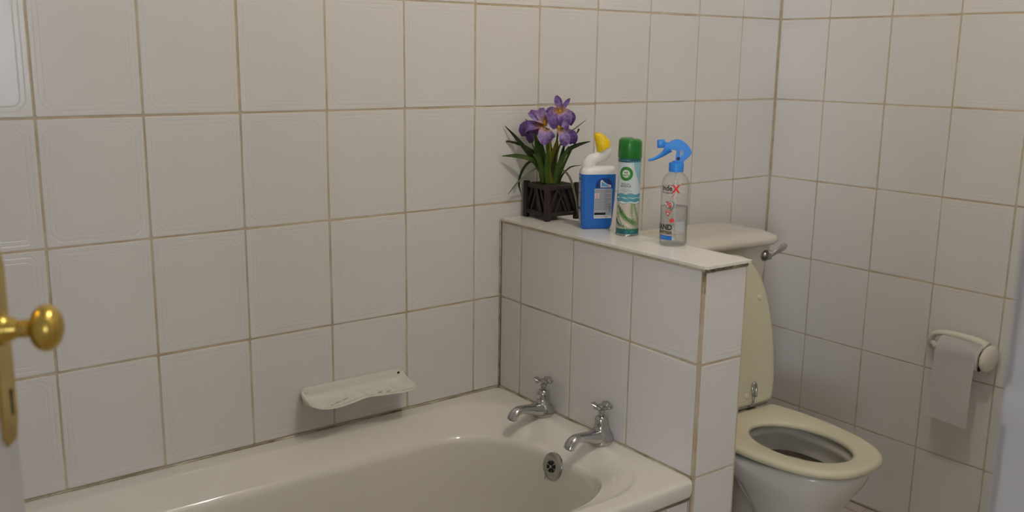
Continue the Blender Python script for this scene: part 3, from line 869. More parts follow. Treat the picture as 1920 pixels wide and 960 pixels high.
# seat ring
def seat_outline(z, ins=0.0, n=64):
    out = []
    pts = [(0.148, -0.408), (0.160, -0.450), (0.1665, -0.510), (0.1685, -0.570), (0.1640, -0.630), (0.152, -0.695), (0.131, -0.748), (0.100, -0.788), (0.060, -0.811), (0.0, -0.820)]
    S = spline(pts, 26)
    loop = [(0.128, -0.4015)] + [(0.141, -0.4030)] + list(S) + [(-x, y) for x, y in reversed(S[:-1])] + [(-0.141, -0.4030), (-0.128, -0.4015)] 
    loop += [(lerp(-0.128, 0.128, i / 8), -0.4010) for i in range(1, 8)]
    cx, cy = 0.0, -0.61
    for x, y in loop:
        v = Vector((x - cx, y - cy)); L = v.length
        v = v * ((L - ins) / L)
        out.append(Vector((v.x + cx, v.y + cy - TYo, z)))
    return out
def seat_inner(z, grow, loop):
    out = []
    for p in loop:
        v = Vector((p.x, p.y + TYo + 0.622))
        a = math.atan2(v.y / 0.140, v.x / 0.100)
        out.append(Vector(((0.099 + grow) * math.cos(a), -0.622 + (0.138 + grow) * math.sin(a) - TYo, z)))
    return out
base = seat_outline(0)
bm = bmesh.new()
rings = [seat_outline(0.4035, 0.006), seat_outline(0.4035, 0.003), seat_outline(0.406, 0.0006), seat_outline(0.412, 0.0), seat_outline(0.4175, 0.0025), seat_outline(0.421, 0.009), seat_outline(0.4215, 0.016),
         seat_inner(0.4200, 0.010, base), seat_inner(0.4175, 0.003, base), seat_inner(0.413, 0.0, base), seat_inner(0.406, 0.001, base), seat_inner(0.4035, 0.004, base), seat_outline(0.4035, 0.006)]
loft(bm, rings)
bmesh.ops.remove_doubles(bm, verts=bm.verts, dist=1e-5)
seat = finish('seat', bm, SEATM, toilet, True, 60)
for x, y in ((-0.12, -0.68), (0.12, -0.68), (-0.125, -0.5), (0.125, -0.5)):
    bm = bmesh.new(); lathe(bm, [(0.008, 0.3925), (0.008, 0.404)], 12, Matrix.Translation((x, y - TYo, 0)))
    finish('buffer', bm, SEATM, seat, True, 40)
# raised lid leaning on the cistern
LT = R(9)
lm_ = Matrix.Translation((0, -0.392 - TYo, 0.428)) @ Matrix.Rotation(R(90) - LT, 4, 'X')
def lid_outline(z, ins):
    o = []
    for p in seat_outline(0, ins):
        v = Vector((p.x, -(p.y + TYo + 0.401), z)); o.append(lm_ @ v)
    return o
bm = bmesh.new()
loft(bm, [lid_outline(-0.000, 0.012), lid_outline(0.0, 0.004), lid_outline(0.003, 0.0005), lid_outline(0.010, 0.0), lid_outline(0.015, 0.004), lid_outline(0.017, 0.014)], True, True, True)
lid = finish('lid', bm, SEATM, toilet, True, 50)
for x, v in ((0.118, 0.29), (-0.118, 0.29), (0.045, 0.030), (-0.045, 0.030)):
    bm = bmesh.new()
    lathe(bm, [(0.0085, -0.001), (0.0085, 0.004), (0.0065, 0.0065), (0.0002, 0.007)], 16, lm_ @ Matrix.Translation((x, v, 0.015)))
    finish('buffer', bm, SEATM, lid, True, 40)
# check which face looks out: the buffers stand on the +z side of lm_
# chrome hinge bar with wire arms
hinge = None
bm = bmesh.new()
tube(bm, [(x, -0.393 - TYo, 0.424) for x in (-0.135, 0, 0.135)], 0.0068, 14)
hinge = finish('hinge_bar', bm, CHROMED, toilet, True, 50)
for s in (-1, 1):
    bm = bmesh.new()
    P = [(s * 0.064, -0.400, 0.425), (s * 0.064, -0.4105, 0.436), (s * 0.064, -0.412, 0.455), (s * 0.062, -0.408, 0.478), (s * 0.067, -0.406, 0.492), (s * 0.074, -0.406, 0.492), (s * 0.077, -0.408, 0.478), (s * 0.072, -0.412, 0.455)]
    P = spline(P, 30)
    tube(bm, [(p[0], p[1] - TYo, p[2]) for p in P], 0.0034, 10)
    finish('hinge_arm', bm, CHROME, hinge, True)
    bm = bmesh.new(); lathe(bm, [(0.0125, 0.390), (0.0125, 0.412), (0.010, 0.420), (0.0002, 0.424)], 18, Matrix.Translation((s * 0.088, -0.385 - TYo, 0)))
    finish('hinge_post', bm, CHROMED, hinge, True, 40)
# cistern with lid
CC = 0.024   # cistern middle, local x
def cring(hx, yb, yf, r, z): return [Vector((a + CC, b - TYo, z)) for a, b in rrect(hx, (yb - yf) / 2, r, 8, 0, (yb + yf) / 2)]
bm = bmesh.new()
loft(bm, [cring(0.195, -0.06, -0.225, 0.05, 0.470), cring(0.208, -0.052, -0.240, 0.05, 0.485), cring(0.222, -0.05, -0.255, 0.05, 0.60), cring(0.243, -0.05, -0.268, 0.05, 0.74), cring(0.255, -0.05, -0.278, 0.05, 0.838)], True, True, True)
finish('cistern', bm, CISTM, toilet, True, 50)
bm = bmesh.new()
loft(bm, [cring(0.252, -0.05, -0.278, 0.05, 0.8385), cring(0.262, -0.046, -0.292, 0.055, 0.8392), cring(0.268, -0.044, -0.298, 0.058, 0.845), cring(0.268, -0.044, -0.298, 0.058, 0.856), cring(0.264, -0.046, -0.294, 0.06, 0.8605), cring(0.258, -0.049, -0.287, 0.06, 0.863), cring(0.250, -0.055, -0.278, 0.06, 0.868), cring(0.235, -0.065, -0.262, 0.055, 0.8725), cring(0.20, -0.085, -0.235, 0.04, 0.8745)], True, True, True)
clid = finish('cistern_lid', bm, CISTM, toilet, True, 60)
bm = bmesh.new(); lathe(bm, [(0.036, 0.8740), (0.036, 0.87475), (0.0002, 0.8749)], 24, Matrix.Translation((-0.035, -0.13 - TYo, 0)), 1.0, 0.55)
tag(finish('stain', bm, mat('faint_yellow_stain', (0.66, 0.58, 0.38), 0.3), clid), 'faint yellow oval stain on the cistern lid')
# flush lever
bm = bmesh.new()
LX, LZ = 0.230, 0.806
lvm = Matrix.Translation((LX, -0.274 - TYo, LZ)) @ Matrix.Rotation(PI / 2, 4, 'X')
lathe(bm, [(0.0165, 0), (0.0165, 0.004), (0.0130, 0.010), (0.0105, 0.013), (0.0095, 0.020), (0.0002, 0.022)], 24, lvm)
lever = finish('flush_lever', bm, CHROMED, toilet, True, 45)
bm = bmesh.new()
P = spline([(LX, -0.291, LZ, 0.0055), (LX + 0.014, -0.295, LZ + 0.007, 0.0060), (LX + 0.030, -0.298, LZ + 0.016, 0.0085), (LX + 0.048, -0.300, LZ + 0.024, 0.0100), (LX + 0.060, -0.300, LZ + 0.028, 0.0060)], 18)
tube(bm, [(p[0], p[1] - TYo, p[2]) for p in P], [p[3] for p in P], 12, 0.40, (0.1, -1, 0.3))
finish('paddle', bm, CHROME, lever, True, 60)

# ------------------------------------------------------------------ toilet roll holder and roll
hold = empty('toilet_roll_holder', (0, -0.69, 0.575)); tag(hold, 'cream plastic toilet roll holder with rounded end fixed to the right tiled wall', 'holder')
HO = Vector((0, -0.69, 0.575))
def L(p): return Vector(p) - HO
bm = bmesh.new()
P = spline([(-0.004, -0.604, 0.558, 0.0105), (-0.020, -0.605, 0.568, 0.0105), (-0.032, -0.608, 0.588, 0.0105), (-0.036, -0.622, 0.608, 0.0108), (-0.036, -0.655, 0.6165, 0.0112), (-0.037, -0.700, 0.6175, 0.0120), (-0.039, -0.740, 0.615, 0.0130), (-0.042, -0.772, 0.606, 0.016)], 36)
tube(bm, [L(p[:3]) for p in P], [p[3] for p in P], 16, 0.8, (0, 0, 1))
finish('rail', bm, HOLDM, hold, True, 60)
bm = bmesh.new()
bmesh.ops.create_uvsphere(bm, u_segments=28, v_segments=18, radius=1.0, matrix=Matrix.Translation(L((-0.046, -0.7800, 0.576))) @ Matrix.Rotation(R(-14), 4, 'Y') @ Matrix.Diagonal((0.044, 0.0165, 0.036, 1)))
tag(finish('end_cap', bm, HOLDM, hold, True), 'round domed end of the holder')
bm = bmesh.new()
pl = rrect(0.040, 0.019, 0.016, 5, -0.045, 0.0)
vs = [Vector((-0.001, -0.689 + a, 0.572 + b)) for a, b in pl]; vs2 = [Vector((-0.008, -0.689 + a * 0.98, 0.572 + b * 0.92)) for a, b in pl]
loft(bm, [[L(v) for v in vs], [L(v) for v in vs2]], True, True, True)
finish('wall_plate', bm, HOLDM, hold, True, 40)
bm = bmesh.new()
tube(bm, [L((-0.051, y, 0.575)) for y in (-0.640, -0.70, -0.776)], 0.0055, 12)
finish('spindle', bm, HOLDM, hold, True, 50)
bm = bmesh.new(); tube(bm, [L((-0.026, -0.608, 0.580)), L((-0.051, -0.640, 0.575))], 0.008, 14)
finish('bracket', bm, HOLDM, hold, True, 50)
bm = bmesh.new(); box(bm, L((-0.073, -0.7700, 0.5515)), (0.010, 0.006, 0.016), None, 0.002)
tag(finish('clip', bm, BLACK, hold), 'small dark clip under the domed end')

RY0, RY1, RR = -0.6530, -0.7640, 0.037
rollc = Vector((-0.051, (RY0 + RY1) / 2, 0.575))
roll = empty('toilet_roll', rollc); tag(roll, 'half used white toilet roll with a long loose sheet hanging from the holder', 'toilet roll')
bm = bmesh.new()
n = 40; rings = []
for (y, r) in ((RY0, 0.021), (RY0, RR - 0.001), (RY0 - 0.0008, RR), (RY1 + 0.0008, RR), (RY1, RR - 0.001), (RY1, 0.021), (RY0, 0.021)):
    rings.append([Vector((r * math.cos(2 * PI * i / n), y - rollc.y, r * math.sin(2 * PI * i / n))) for i in range(n)])
loft(bm, rings); bmesh.ops.remove_doubles(bm, verts=bm.verts, dist=1e-6)
finish('paper', bm, PAPER, roll, True, 40)
bm = bmesh.new(); rings = []
for (y, r) in ((RY0 - 0.0005, 0.0205), (RY1 + 0.0005, 0.0205), (RY1 + 0.0005, 0.0190), (RY0 - 0.0005, 0.0190), (RY0 - 0.0005, 0.0205)):
    rings.append([Vector((r * math.cos(2 * PI * i / 24), y - rollc.y, r * math.sin(2 * PI * i / 24))) for i in range(24)])
loft(bm, rings); bmesh.ops.remove_doubles(bm, verts=bm.verts, dist=1e-6)
finish('core', bm, CARD, roll, True, 40)
bm = bmesh.new(); rows = []
NS = 34
for i in range(NS + 1):
    t = i / NS; row = []
    for k in range(11):
        w = k / 10
        y = lerp(RY0, RY1, w) - rollc.y
        if t < 0.22:
            a = PI / 2 + t / 0.22 * PI / 2
            x, z = (RR + 0.0007) * math.cos(a), (RR + 0.0007) * math.sin(a)
        else:
            q = (t - 0.22) / 0.78
            end = lerp(0.392, 0.380, w) - rollc.z
            bot = lerp(0.0, end, q)
            x = -(RR + 0.0007) - 0.004 * math.sin(q * 2.4) + 0.0022 * math.sin(w * 5.0 + q * 3) * q - 0.006 * q * (1 - w)
            z = bot; y += -0.002 * q + 0.004 * q
            if i >= NS - 4: x += 0.0012 * math.sin(w * 17 + i)
        row.append(bm.verts.new((x, y, z)))
    rows.append(row)
for a, b in zip(rows, rows[1:]):
    for k in range(10): bm.faces.new((a[k], a[k + 1], b[k + 1], b[k]))
bmesh.ops.solidify(bm, geom=bm.faces[:], thickness=0.0006)
tag(finish('loose_sheet', bm, PAPER, roll, True, 60), 'loose end of paper hanging down')

# ------------------------------------------------------------------ iris in a wooden box
PLB = Vector((-0.9835, -0.0685, TOPZ))
iris = empty('potted_iris', PLB, 0.0)
tag(iris, 'artificial purple iris in a dark brown slatted wooden box on the low wall', 'plant')
BH, BW = 0.094, 0.104
yawb = R(4)
bmx = Matrix.Rotation(-yawb, 4, 'Z')
planter = boxobj('planter_liner', (0, 0, BH / 2 + 0.004), (BW - 0.022, BW - 0.022, BH - 0.024), WOODM, iris, 0, bmx)
h = BW / 2 - 0.006
for sx in (-1, 1):
    for sy in (-1, 1):
        boxobj('post', (sx * h, sy * h, BH / 2), (0.0125, 0.0125, BH), WOODM, planter, 0.001, bmx)
for k in range(4):
    mk = bmx @ Matrix.Rotation(k * PI / 2, 4, 'Z')
    for z in (0.0165, BH - 0.0105):
        boxobj('rail', (0, -h + 0.0005, z), (BW - 0.024, 0.0085, 0.0105), WOODM, planter, 0.0008, mk)
    zc = BH / 2 + 0.003; L0 = BH - 0.036
    for x0 in (-0.030, -0.010, 0.010, 0.030):
        mm = mk @ Matrix.Translation((x0, -h - 0.0005, zc)) @ Matrix.Rotation(R(24) * (1 if x0 < 0 else -1), 4, 'Y')
        boxobj('slat', (0, 0, 0), (0.0068, 0.0045, L0 * 1.05), WOODM, planter, 0, mm)
    mm = mk @ Matrix.Translation((0, -h + 0.0010, zc)) @ Matrix.Rotation(R(-24), 4, 'Y')
    boxobj('slat', (0, 0, 0), (0.0068, 0.004, L0 * 1.05), WOODM, planter, 0, mm)
bm = bmesh.new(); box(bm, (0, 0, BH - 0.012), (BW - 0.02, BW - 0.02, 0.012), bmx)
tag(finish('moss', bm, SOILM, iris), 'dark filling at the top of the box')
# leaves: coordinates across (u), towards the room (w), up (v) around the box top, turned to face the bath
AX = Vector((0.765, -0.644, 0)); AW = Vector((-0.644, -0.765, 0))
KP = 1 / (3.554 * 735.0)
def lp(cx, cz, w=0.0):
    """a point of the plant from its drawn position: across, up, and depth w towards the room"""
    u = (cx - 482) * KP; v = (640 - cz) * KP * 1.02 + BH - 0.002
    return AX * u + AW * w + Vector((0, 0, v + w * 0.22))
faceL = AW * 1.0 + Vector((0, 0, 0.45))
def leaf(pts, widths, m, w0=0.0, w1=0.0, cup=0.15):
    n = len(pts)
    P = [lp(x, z, lerp(w0, w1, i / (n - 1))) for i, (x, z) in enumerate(pts)]
    bm = blade_mesh([tuple(p) for p in P], [w * KP for w in widths], 14, cup, face=tuple(faceL), nw=2)
    return finish('leaf', bm, m, iris, True)
leaf([(440, 650), (400, 560), (330, 465), (245, 365), (165, 285)], [26, 30, 34, 24, 4], LEAFD, 0.0, 0.02)
leaf([(455, 650), (420, 520), (375, 462), (290, 410), (190, 382), (105, 388)], [20, 22, 24, 20, 14, 3], LEAFD, 0.01, 0.01)
leaf([(440, 650), (405, 570), (350, 505), (250, 482), (150, 485)], [28, 32, 32, 30, 5], LEAFG, 0.01, 0.035)
leaf([(450, 640), (410, 560), (345, 510), (290, 565), (263, 650), (280, 732)], [14, 16, 18, 17, 14, 3], LEAFD, 0.01, 0.03)
leaf([(450, 645), (400, 555), (330, 592), (255, 655), (195, 735)], [10, 12, 13, 11, 3], LEAFP, 0.015, 0.04)
leaf([(500, 650), (530, 520), (585, 435), (650, 398), (732, 372)], [26, 30, 30, 26, 4], LEAFD, 0.01, 0.01)
leaf([(520, 650), (555, 540), (600, 440), (640, 366)], [16, 18, 14, 3], LEAFG, 0.0, 0.0)
leaf([(530, 650), (555, 590), (605, 543), (672, 532)], [10, 11, 10, 3], LEAFD, 0.0, 0.02)
leaf([(520, 640), (545, 565), (600, 615), (640, 745), (663, 880)], [12, 14, 15, 14, 3], LEAFP, 0.0, 0.055)
leaf([(500, 650), (520, 430), (575, 325), (640, 275), (700, 225)], [10, 9, 8, 8, 3], LEAFP, -0.01, -0.015)
leaf([(425, 650), (400, 520), (380, 430), (366, 330)], [30, 34, 30, 12], LEAFG, 0.02, 0.03)
leaf([(445, 655), (430, 520), (405, 420), (395, 330)], [34, 44, 38, 12], LEAFG, 0.012, 0.02)
leaf([(430, 650), (418, 600), (400, 520), (355, 470)], [26, 36, 34, 10], LEAFG, 0.025, 0.04)
leaf([(475, 655), (482, 540), (500, 440), (512, 370)], [44, 52, 44, 16], LEAFY, 0.008, 0.01)
leaf([(465, 655), (470, 540), (470, 440), (462, 360)], [24, 30, 28, 10], LEAFG, -0.01, 0.0)
leaf([(515, 655), (530, 540), (548, 450), (562, 385)], [26, 30, 24, 8], LEAFD, 0.0, 0.0)
leaf([(495, 655), (520, 560), (560, 470), (590, 410)], [30, 36, 28, 8], LEAFG, 0.015, 0.02)
leaf([(455, 655), (448, 560), (452, 470), (440, 400)], [26, 34, 26, 8], LEAFG, 0.03, 0.035)
leaf([(480, 655), (470, 600), (455, 520), (470, 420)], [18, 22, 20, 6], LEAFY, 0.025, 0.03)
leaf([(400, 340), (350, 280), (320, 240), (288, 214)], [8, 10, 9, 3], LEAFP, -0.02, -0.03)
leaf([(545, 335), (600, 322), (640, 315), (655, 285)], [6, 6, 7, 14], LEAFD, -0.01, -0.01)
rs = random.Random(11)
for k in range(16):
    a = rs.uniform(-1, 1); bx_ = 482 + a * 60 + rs.uniform(-12, 12); hgt_ = rs.uniform(150, 285); lean = a * 75 + rs.uniform(-45, 45); w_ = rs.uniform(-0.02, 0.035)
    leaf([(bx_, 655), (bx_ + lean * .25, 655 - hgt_ * .4), (bx_ + lean * .6, 655 - hgt_ * .75), (bx_ + lean, 655 - hgt_)], [14, 20, 16, 3], (LEAFG, LEAFD, LEAFG, LEAFY)[k % 4], w_ * .5, w_)
def stem(p0, p1, p2):
    bm = bmesh.new(); P = spline([tuple(lp(*p0)), tuple(lp(*p1)), tuple(lp(*p2))], 12)
    tube(bm, P, 0.0022, 8)
    finish('stem', bm, LEAFG, iris, True)
stem((470, 650, 0.0), (455, 450, 0.005), (440, 290, 0.01)); stem((492, 650, 0.0), (505, 420, 0.0), (525, 240, 0.0)); stem((480, 650, 0.01), (500, 480, 0.01), (560, 345, 0.02)); stem((450, 650, 0.01), (400, 450, 0.0), (360, 300, 0.0))
def flower(name, c, petals):
    cx, cz, cw = c
    bm = bmesh.new()
    bmesh.ops.create_uvsphere(bm, u_segments=10, v_segments=8, radius=0.0055, matrix=Matrix.Translation(lp(cx, cz, cw)) @ Matrix.Diagonal((1, 1, 1.5, 1)))
    fl = finish(name, bm, mat('gold_centre', (0.55, 0.30, 0.02), 0.6), iris, True)
    for pts, ws, m, ruf in petals:
        P = [tuple(lp(x, z, w)) for x, z, w in pts]
        b = blade_mesh(P, [w * KP * 1.14 for w in ws], 10, 0.24, face=tuple(faceL), nw=6, ruffle=ruf)
        finish('petal', b, m, fl, True)
    return fl
flower('flower', (432, 268, 0.028), [
    ([(440, 300, .026), (430, 330, .040), (440, 368, .042), (452, 392, .034)], [26, 74, 96, 30], PETAL, .06),
    ([(430, 262, .026), (395, 240, .030), (355, 215, .026), (325, 192, .016)], [26, 56, 58, 22], PETAL, .08),
    ([(425, 255, .022), (408, 220, .026), (392, 195, .022), (380, 180, .012)], [30, 62, 62, 28], PETAL, .08),
    ([(420, 280, .022), (370, 285, .030), (320, 290, .030), (290, 305, .020), (288, 345, .008)], [24, 50, 62, 60, 20], PETALD, .06),
    ([(440, 258, .018), (448, 225, .020), (440, 200, .016), (428, 188, .008)], [30, 60, 56, 24], PETALD, .08),
    ([(415, 290, .012), (370, 320, .014), (335, 345, .008), (340, 385, .000)], [24, 54, 58, 18], PETALD, .08)])
flower('flower', (525, 190, 0.006), [
    ([(527, 178, .004), (518, 140, .004), (508, 108, .002), (500, 76, -.004)], [24, 42, 42, 10], PETALD, .02),
    ([(535, 178, .002), (555, 145, .000), (572, 118, -.004), (590, 92, -.008)], [18, 26, 26, 8], PETALD, .02),
    ([(520, 190, .012), (500, 215, .026), (495, 255, .034), (505, 300, .030)], [36, 86, 92, 36], PETALD, .07),
    ([(530, 190, .012), (550, 205, .024), (560, 240, .028), (555, 280, .022)], [30, 76, 80, 30], PETAL, .07),
    ([(515, 188, .008), (480, 185, .014), (462, 205, .016), (455, 250, .010)], [26, 50, 60, 26], PETALD, .08),
    ([(545, 200, .004), (580, 200, .006), (598, 225, .004), (592, 265, -.004)], [22, 50, 54, 20], PETALD, .08)])
flower('flower', (520, 295, 0.030), [
    ([(520, 300, .030), (545, 340, .040), (560, 375, .042), (552, 412, .034)], [20, 52, 64, 24], PETAL, .06),
    ([(530, 300, .026), (575, 335, .030), (605, 360, .024), (612, 392, .014)], [22, 56, 66, 24], PETALD, .08),
    ([(515, 292, .026), (540, 275, .036), (562, 285, .034), (575, 310, .026)], [18, 36, 40, 16], PETAL, .06),
    ([(535, 300, .014), (585, 320, .012), (618, 345, .004), (625, 385, -.004)], [20, 44, 50, 16], PETALD, .08)])

# ------------------------------------------------------------------ blue toilet cleaner bottle
def holder_matrix(x, y, yaw): return (x, y, TOPZ)
S = 0.000331                     # metres per drawn unit of the bottle sketches
clean = empty('toilet_cleaner_bottle', (-0.9885, -0.2445, TOPZ), R(-27))
tag(clean, 'blue toilet cleaner bottle with bent white neck and yellow cap', 'bottle')
CHX, CHY = 0.0432, 0.0220
def cr(sx, sy, z, ox=0.0, r=0.0135): return [Vector((a + ox, b, z)) for a, b in rrect(CHX * sx, CHY * sy, min(r, CHX * sx * .95, CHY * sy * .95), 6)]
bm = bmesh.new()
loft(bm, [cr(.80, .86, 0.0, -.003), cr(.86, .96, .003, -.003), cr(.885, 1, .012, -.002), cr(.92, 1, .035, -.0012), cr(.975, 1, .07, -.0004), cr(1, 1, .10, 0), cr(1, 1, .1325, 0)], True, True, True)
finish('body', bm, BLUEP, clean, True, 50)
bm = bmesh.new()
loft(bm, [cr(1.0, 1.0, .1327, 0), cr(.995, .99, .1365, 0), cr(.97, .93, .1425, 0), cr(.88, .78, .1485, .002), cr(.72, .55, .1515, .004)], True, True, True)
def np_(cx, cz): return ((cx - 272) * 0.000336, 0.1325 + (360 - cz) * 0.000336)
P = spline([(*np_(209, 350), .0180), (*np_(207, 318), .0176), (*np_(208, 290), .0168), (*np_(226, 264), .0150), (*np_(264, 248), .0136), (*np_(302, 232), .0144), (*np_(321, 208), .0164), (*np_(318, 186), .0176)], 36)
tube(bm, [(p[0], 0, p[1]) for p in P], [p[2] for p in P], 22, 0.86, (0, 1, 0))
finish('neck', bm, WHITEP, clean, True, 60)
bm = bmesh.new()
pairs = [((272, 203), (352, 152)), ((267, 211), (360, 151)), ((264, 196), (358, 143)), ((257, 166), (349, 122)), ((248, 128), (325, 96)), ((240, 97), (296, 76)), ((236, 82), (276, 67)), ((241, 75), (268, 66)), ((252, 71), (258, 69))]
rings = []
for a, b in pairs:
    A, B = np_(*a), np_(*b)
    cx, cz = (A[0] + B[0]) / 2, (A[1] + B[1]) / 2
    hx, hz = (B[0] - A[0]) / 2, (B[1] - A[1]) / 2
    dr = math.hypot(hx, hz) * 0.9
    rings.append([Vector((cx + hx * math.cos(t), dr * math.sin(t), cz + hz * math.cos(t))) for t in [2 * PI * i / 26 for i in range(26)]])
loft(bm, rings, True, True, True)
tag(finish('cap', bm, YELLP, clean, True, 60), 'yellow tapered cap')
def front(u, v): return (u, -CHY - 0.0003, v)
def sidef(u, v): return (-CHX - 0.0003 if v > 0.06 else -CHX * lerp(0.90, 0.99, v / 0.06) - 0.0009, u, v)
LU0, LU1 = -0.0125, 0.0355
lab = print_on('label', [rect_geo(LU0, LU1 - 0.004, 0.0265, 0.0985)], front, LABG, clean)
f2 = lambda u, v: (u, -CHY - 0.0005, v)
print_on('print', [rect_geo(LU0, LU1 - 0.004, 0.0265, 0.0335), rect_geo(LU0 + .001, LU0 + .012, 0.0735, 0.0865)], f2, LABW, lab)
f3 = lambda u, v: (u, -CHY - 0.0007, v)
print_on('print', [rect_geo(LU0 + .001, LU0 + .029, 0.0350, 0.0405)], f3, LABK, lab)
rows_ = []
for i in range(15):
    z = 0.0935 - i * 0.0033
    x1 = LU1 - 0.0055 if i > 3 or i < 2 else LU1 - 0.006
    x0 = LU0 + (0.0135 if 2 <= i <= 5 else 0.0015)
    rows_.append(rect_geo(x0, x1 - random.uniform(0, .012) * (i % 3 == 2), z, z + 0.0009, 1))
rows_.append(rect_geo(LU0 + .002, LU0 + .034, 0.0295, 0.0306, 1))
for i in range(8): rows_.append(rect_geo(LU1 - .0115, LU1 - .0065, 0.042 + i * .0022, 0.0431 + i * .0022, 1))
print_on('print', rows_, f3, LABD, lab)
diam = [((LU0 + .0065) + .0058 * math.cos(a), 0.080 + .0058 * math.sin(a)) for a in (0, PI / 2, PI, 3 * PI / 2)]
din = [((LU0 + .0065) + .0047 * math.cos(a), 0.080 + .0047 * math.sin(a)) for a in (0, PI / 2, PI, 3 * PI / 2)]
dg = (diam + din, [(0, 1, 5, 4), (1, 2, 6, 5), (2, 3, 7, 6), (3, 0, 4, 7)])
print_on('print', [dg, shift(text_geo('!', 0.0075, .0004, 'CENTER'), LU0 + .0065, 0.0772)], f3, LABR, lab)
arc = [(0.011 + .0215 * math.cos(PI * i / 20), 0.1005 + .0235 * math.sin(PI * i / 20) ** .8) for i in range(21)]
print_on('print', [poly_geo(arc)], front, LABNB, lab)
bowl = [(.0015, .1015), (.0015, .1165), (.005, .1205), (.0085, .117), (.013, .113), (.020, .109), (.0285, .107), (.0285, .1015)]
print_on('print', [poly_geo(bowl)], f2, LABW, lab)
print_on('print', [poly_geo([(.004, .104), (.004, .1145), (.0075, .1145), (.012, .111), (.019, .1065), (.0265, .104)])], f3, LABSKY, lab)
sd = print_on('side_label', [rect_geo(-.010, .008, .088, .118, 2), rect_geo(-.010, .008, .053, .084, 2), rect_geo(-.010, .008, .012, .046, 2), rect_geo(-.006, .006, .122, .130, 2)], sidef, LABG, clean)
sd2 = lambda u, v: (sidef(u, v)[0] - 0.0003, u, v)
print_on('print', [rect_geo(-.009, .007, z, z + .0012, 1) for z in (.112, .107, .102, .097, .092, .079, .074, .069, .064, .058, .041, .036, .031, .026, .021, .016)], sd2, LABD, sd)

# ------------------------------------------------------------------ air freshener can
CR = 0.0262
can = empty('air_freshener_can', (-0.9895, -0.3530, TOPZ), R(-45))
tag(can, 'air freshener spray can with green cap and palm leaf print', 'spray can')
bm = bmesh.new()
lathe(bm, [(0.0235, 0.0), (CR + .0008, 0.0008), (CR + .0009, 0.0028), (CR, 0.0042), (CR, 0.1795), (CR - .001, 0.182), (0.0002, 0.182)], 48)
finish('can_body', bm, mat('printed_pale_can', (0.60, 0.68, 0.68), 0.32, metal=0.0, coat=0.3), can, True, 40)
bm = bmesh.new(); lathe(bm, [(CR + .0003, 0.0002), (CR + .0012, 0.0008), (CR + .0012, 0.003), (CR + .0003, 0.0042)], 48)
finish('rim', bm, CHROMED, can, True, 50)
bm = bmesh.new()
NCAP = 48
rings = []
for (r, z, k) in ((CR - .0015, .1800, 0), (CR + .0008, .1800, 0), (CR + .0014, .1830, 0), (CR + .0008, .2120, 0), (CR + .0002, .2200, 1), (CR - .0012, .2235, 1), (CR - .0040, .2258, 1), (CR - .0090, .2266, 1), (0.004, .2266, 1)):
    ring = []
    for i in range(NCAP):
        a = 2 * PI * i / NCAP
        x = math.cos(a); step = 1 / (1 + math.exp(-(x - 0.30) * 16))
        ring.append(Vector((r * math.cos(a), r * math.sin(a), z - (0.0026 * step if k else 0))))
    rings.append(ring)
loft(bm, rings, True, True, True)
tag(finish('cap', bm, GREENP, can, True, 60), 'green stepped cap')
def cyl(r): return lambda u, v: (r * math.sin(u / CR), -r * math.cos(u / CR), v)
U0, U1 = -0.0411, 0.0411
c1, c2, c3, c4 = cyl(CR + .00015), cyl(CR + .0003), cyl(CR + .00045), cyl(CR + .0006)
lab = print_on('label', [rect_geo(U0, U1, .0045, .0795, 40)], c1, LABSAND, can)
print_on('print', [rect_geo(U0, U1, .0045, .0172, 40)], c2, LABTE, lab)
N = 48
us = [lerp(U0, U1, i / N) for i in range(N + 1)]
print_on('print', [strip_geo([(u, .0985 + .0010 * math.sin(u * 260)) for u in us], [(u, .0765 + .0016 * math.sin(u * 190 + 1)) for u in us])], c2, LABSEA, lab)
print_on('print', [strip_geo([(u, .0805 + .0010 * math.sin(u * 300)) for u in us], [(u, .0775 + .0014 * math.sin(u * 210 + 1)) for u in us]), strip_geo([(u, .0905 + .0006 * math.sin(u * 400)) for u in us], [(u, .0892 + .0008 * math.sin(u * 330 + 1)) for u in us])], c3, LABW, lab)
print_on('print', [rect_geo(U0, U1, .1715, .1798, 40)], c1, mat('printed_dark_teal', (0.02, 0.10, 0.16), 0.4), lab)
print_on('print', [strip_geo([(u, .1738 + .0016 * math.sin(u * 900)) for u in [lerp(.002, .040, i / 60) for i in range(61)]], [(u, .1716) for u in [lerp(.002, .040, i / 60) for i in range(61)]]), rect_geo(-.022, -.001, .1755, .1772, 10)], c2, LABSEA, lab)
cyan = [strip_geo([(u, .171) for u in [lerp(.010, .036, i / 16) for i in range(17)]], [(u, .171 - .062 * ((u - .010) / .026) ** .6) for u in [lerp(.010, .036, i / 16) for i in range(17)]])]
print_on('print', cyan, c1, mat('printed_pale_sky', (0.30, 0.52, 0.60), 0.4, var=0.25, vscale=60), lab)
LC = (-0.0075, 0.1455)
print_on('print', [disc_geo(*LC, .0163, .0090)], c2, LABGR, lab)
print_on('print', [disc_geo(*LC, .0090, .0)], c2, LABW, lab)
print_on('print', [disc_geo(*LC, .0104, .0094)], c3, LABGL, lab)
print_on('lettering', [shift(text_geo('AIR', .0068, .00022, 'CENTER'), LC[0], LC[1] + .0006), shift(text_geo('WICK', .0058, .00022, 'CENTER'), LC[0], LC[1] - .0055)], c3, LABGR, lab)
print_on('lettering', [shift(text_geo('AQUA', .0070, .0001, 'CENTER', 1.1), -.0085, .1195), shift(text_geo('MARINE', .0070, .0001, 'CENTER', 1.05), -.0075, .1140)], c2, LABD, lab)
pr = [rect_geo(-.019, .000, .1095, .1103, 6), rect_geo(-.021, .007, .1058, .1065, 6), rect_geo(-.021, -.0115, .0998, .1006, 4), rect_geo(-.0045, .0100, .0998, .1006, 4)]
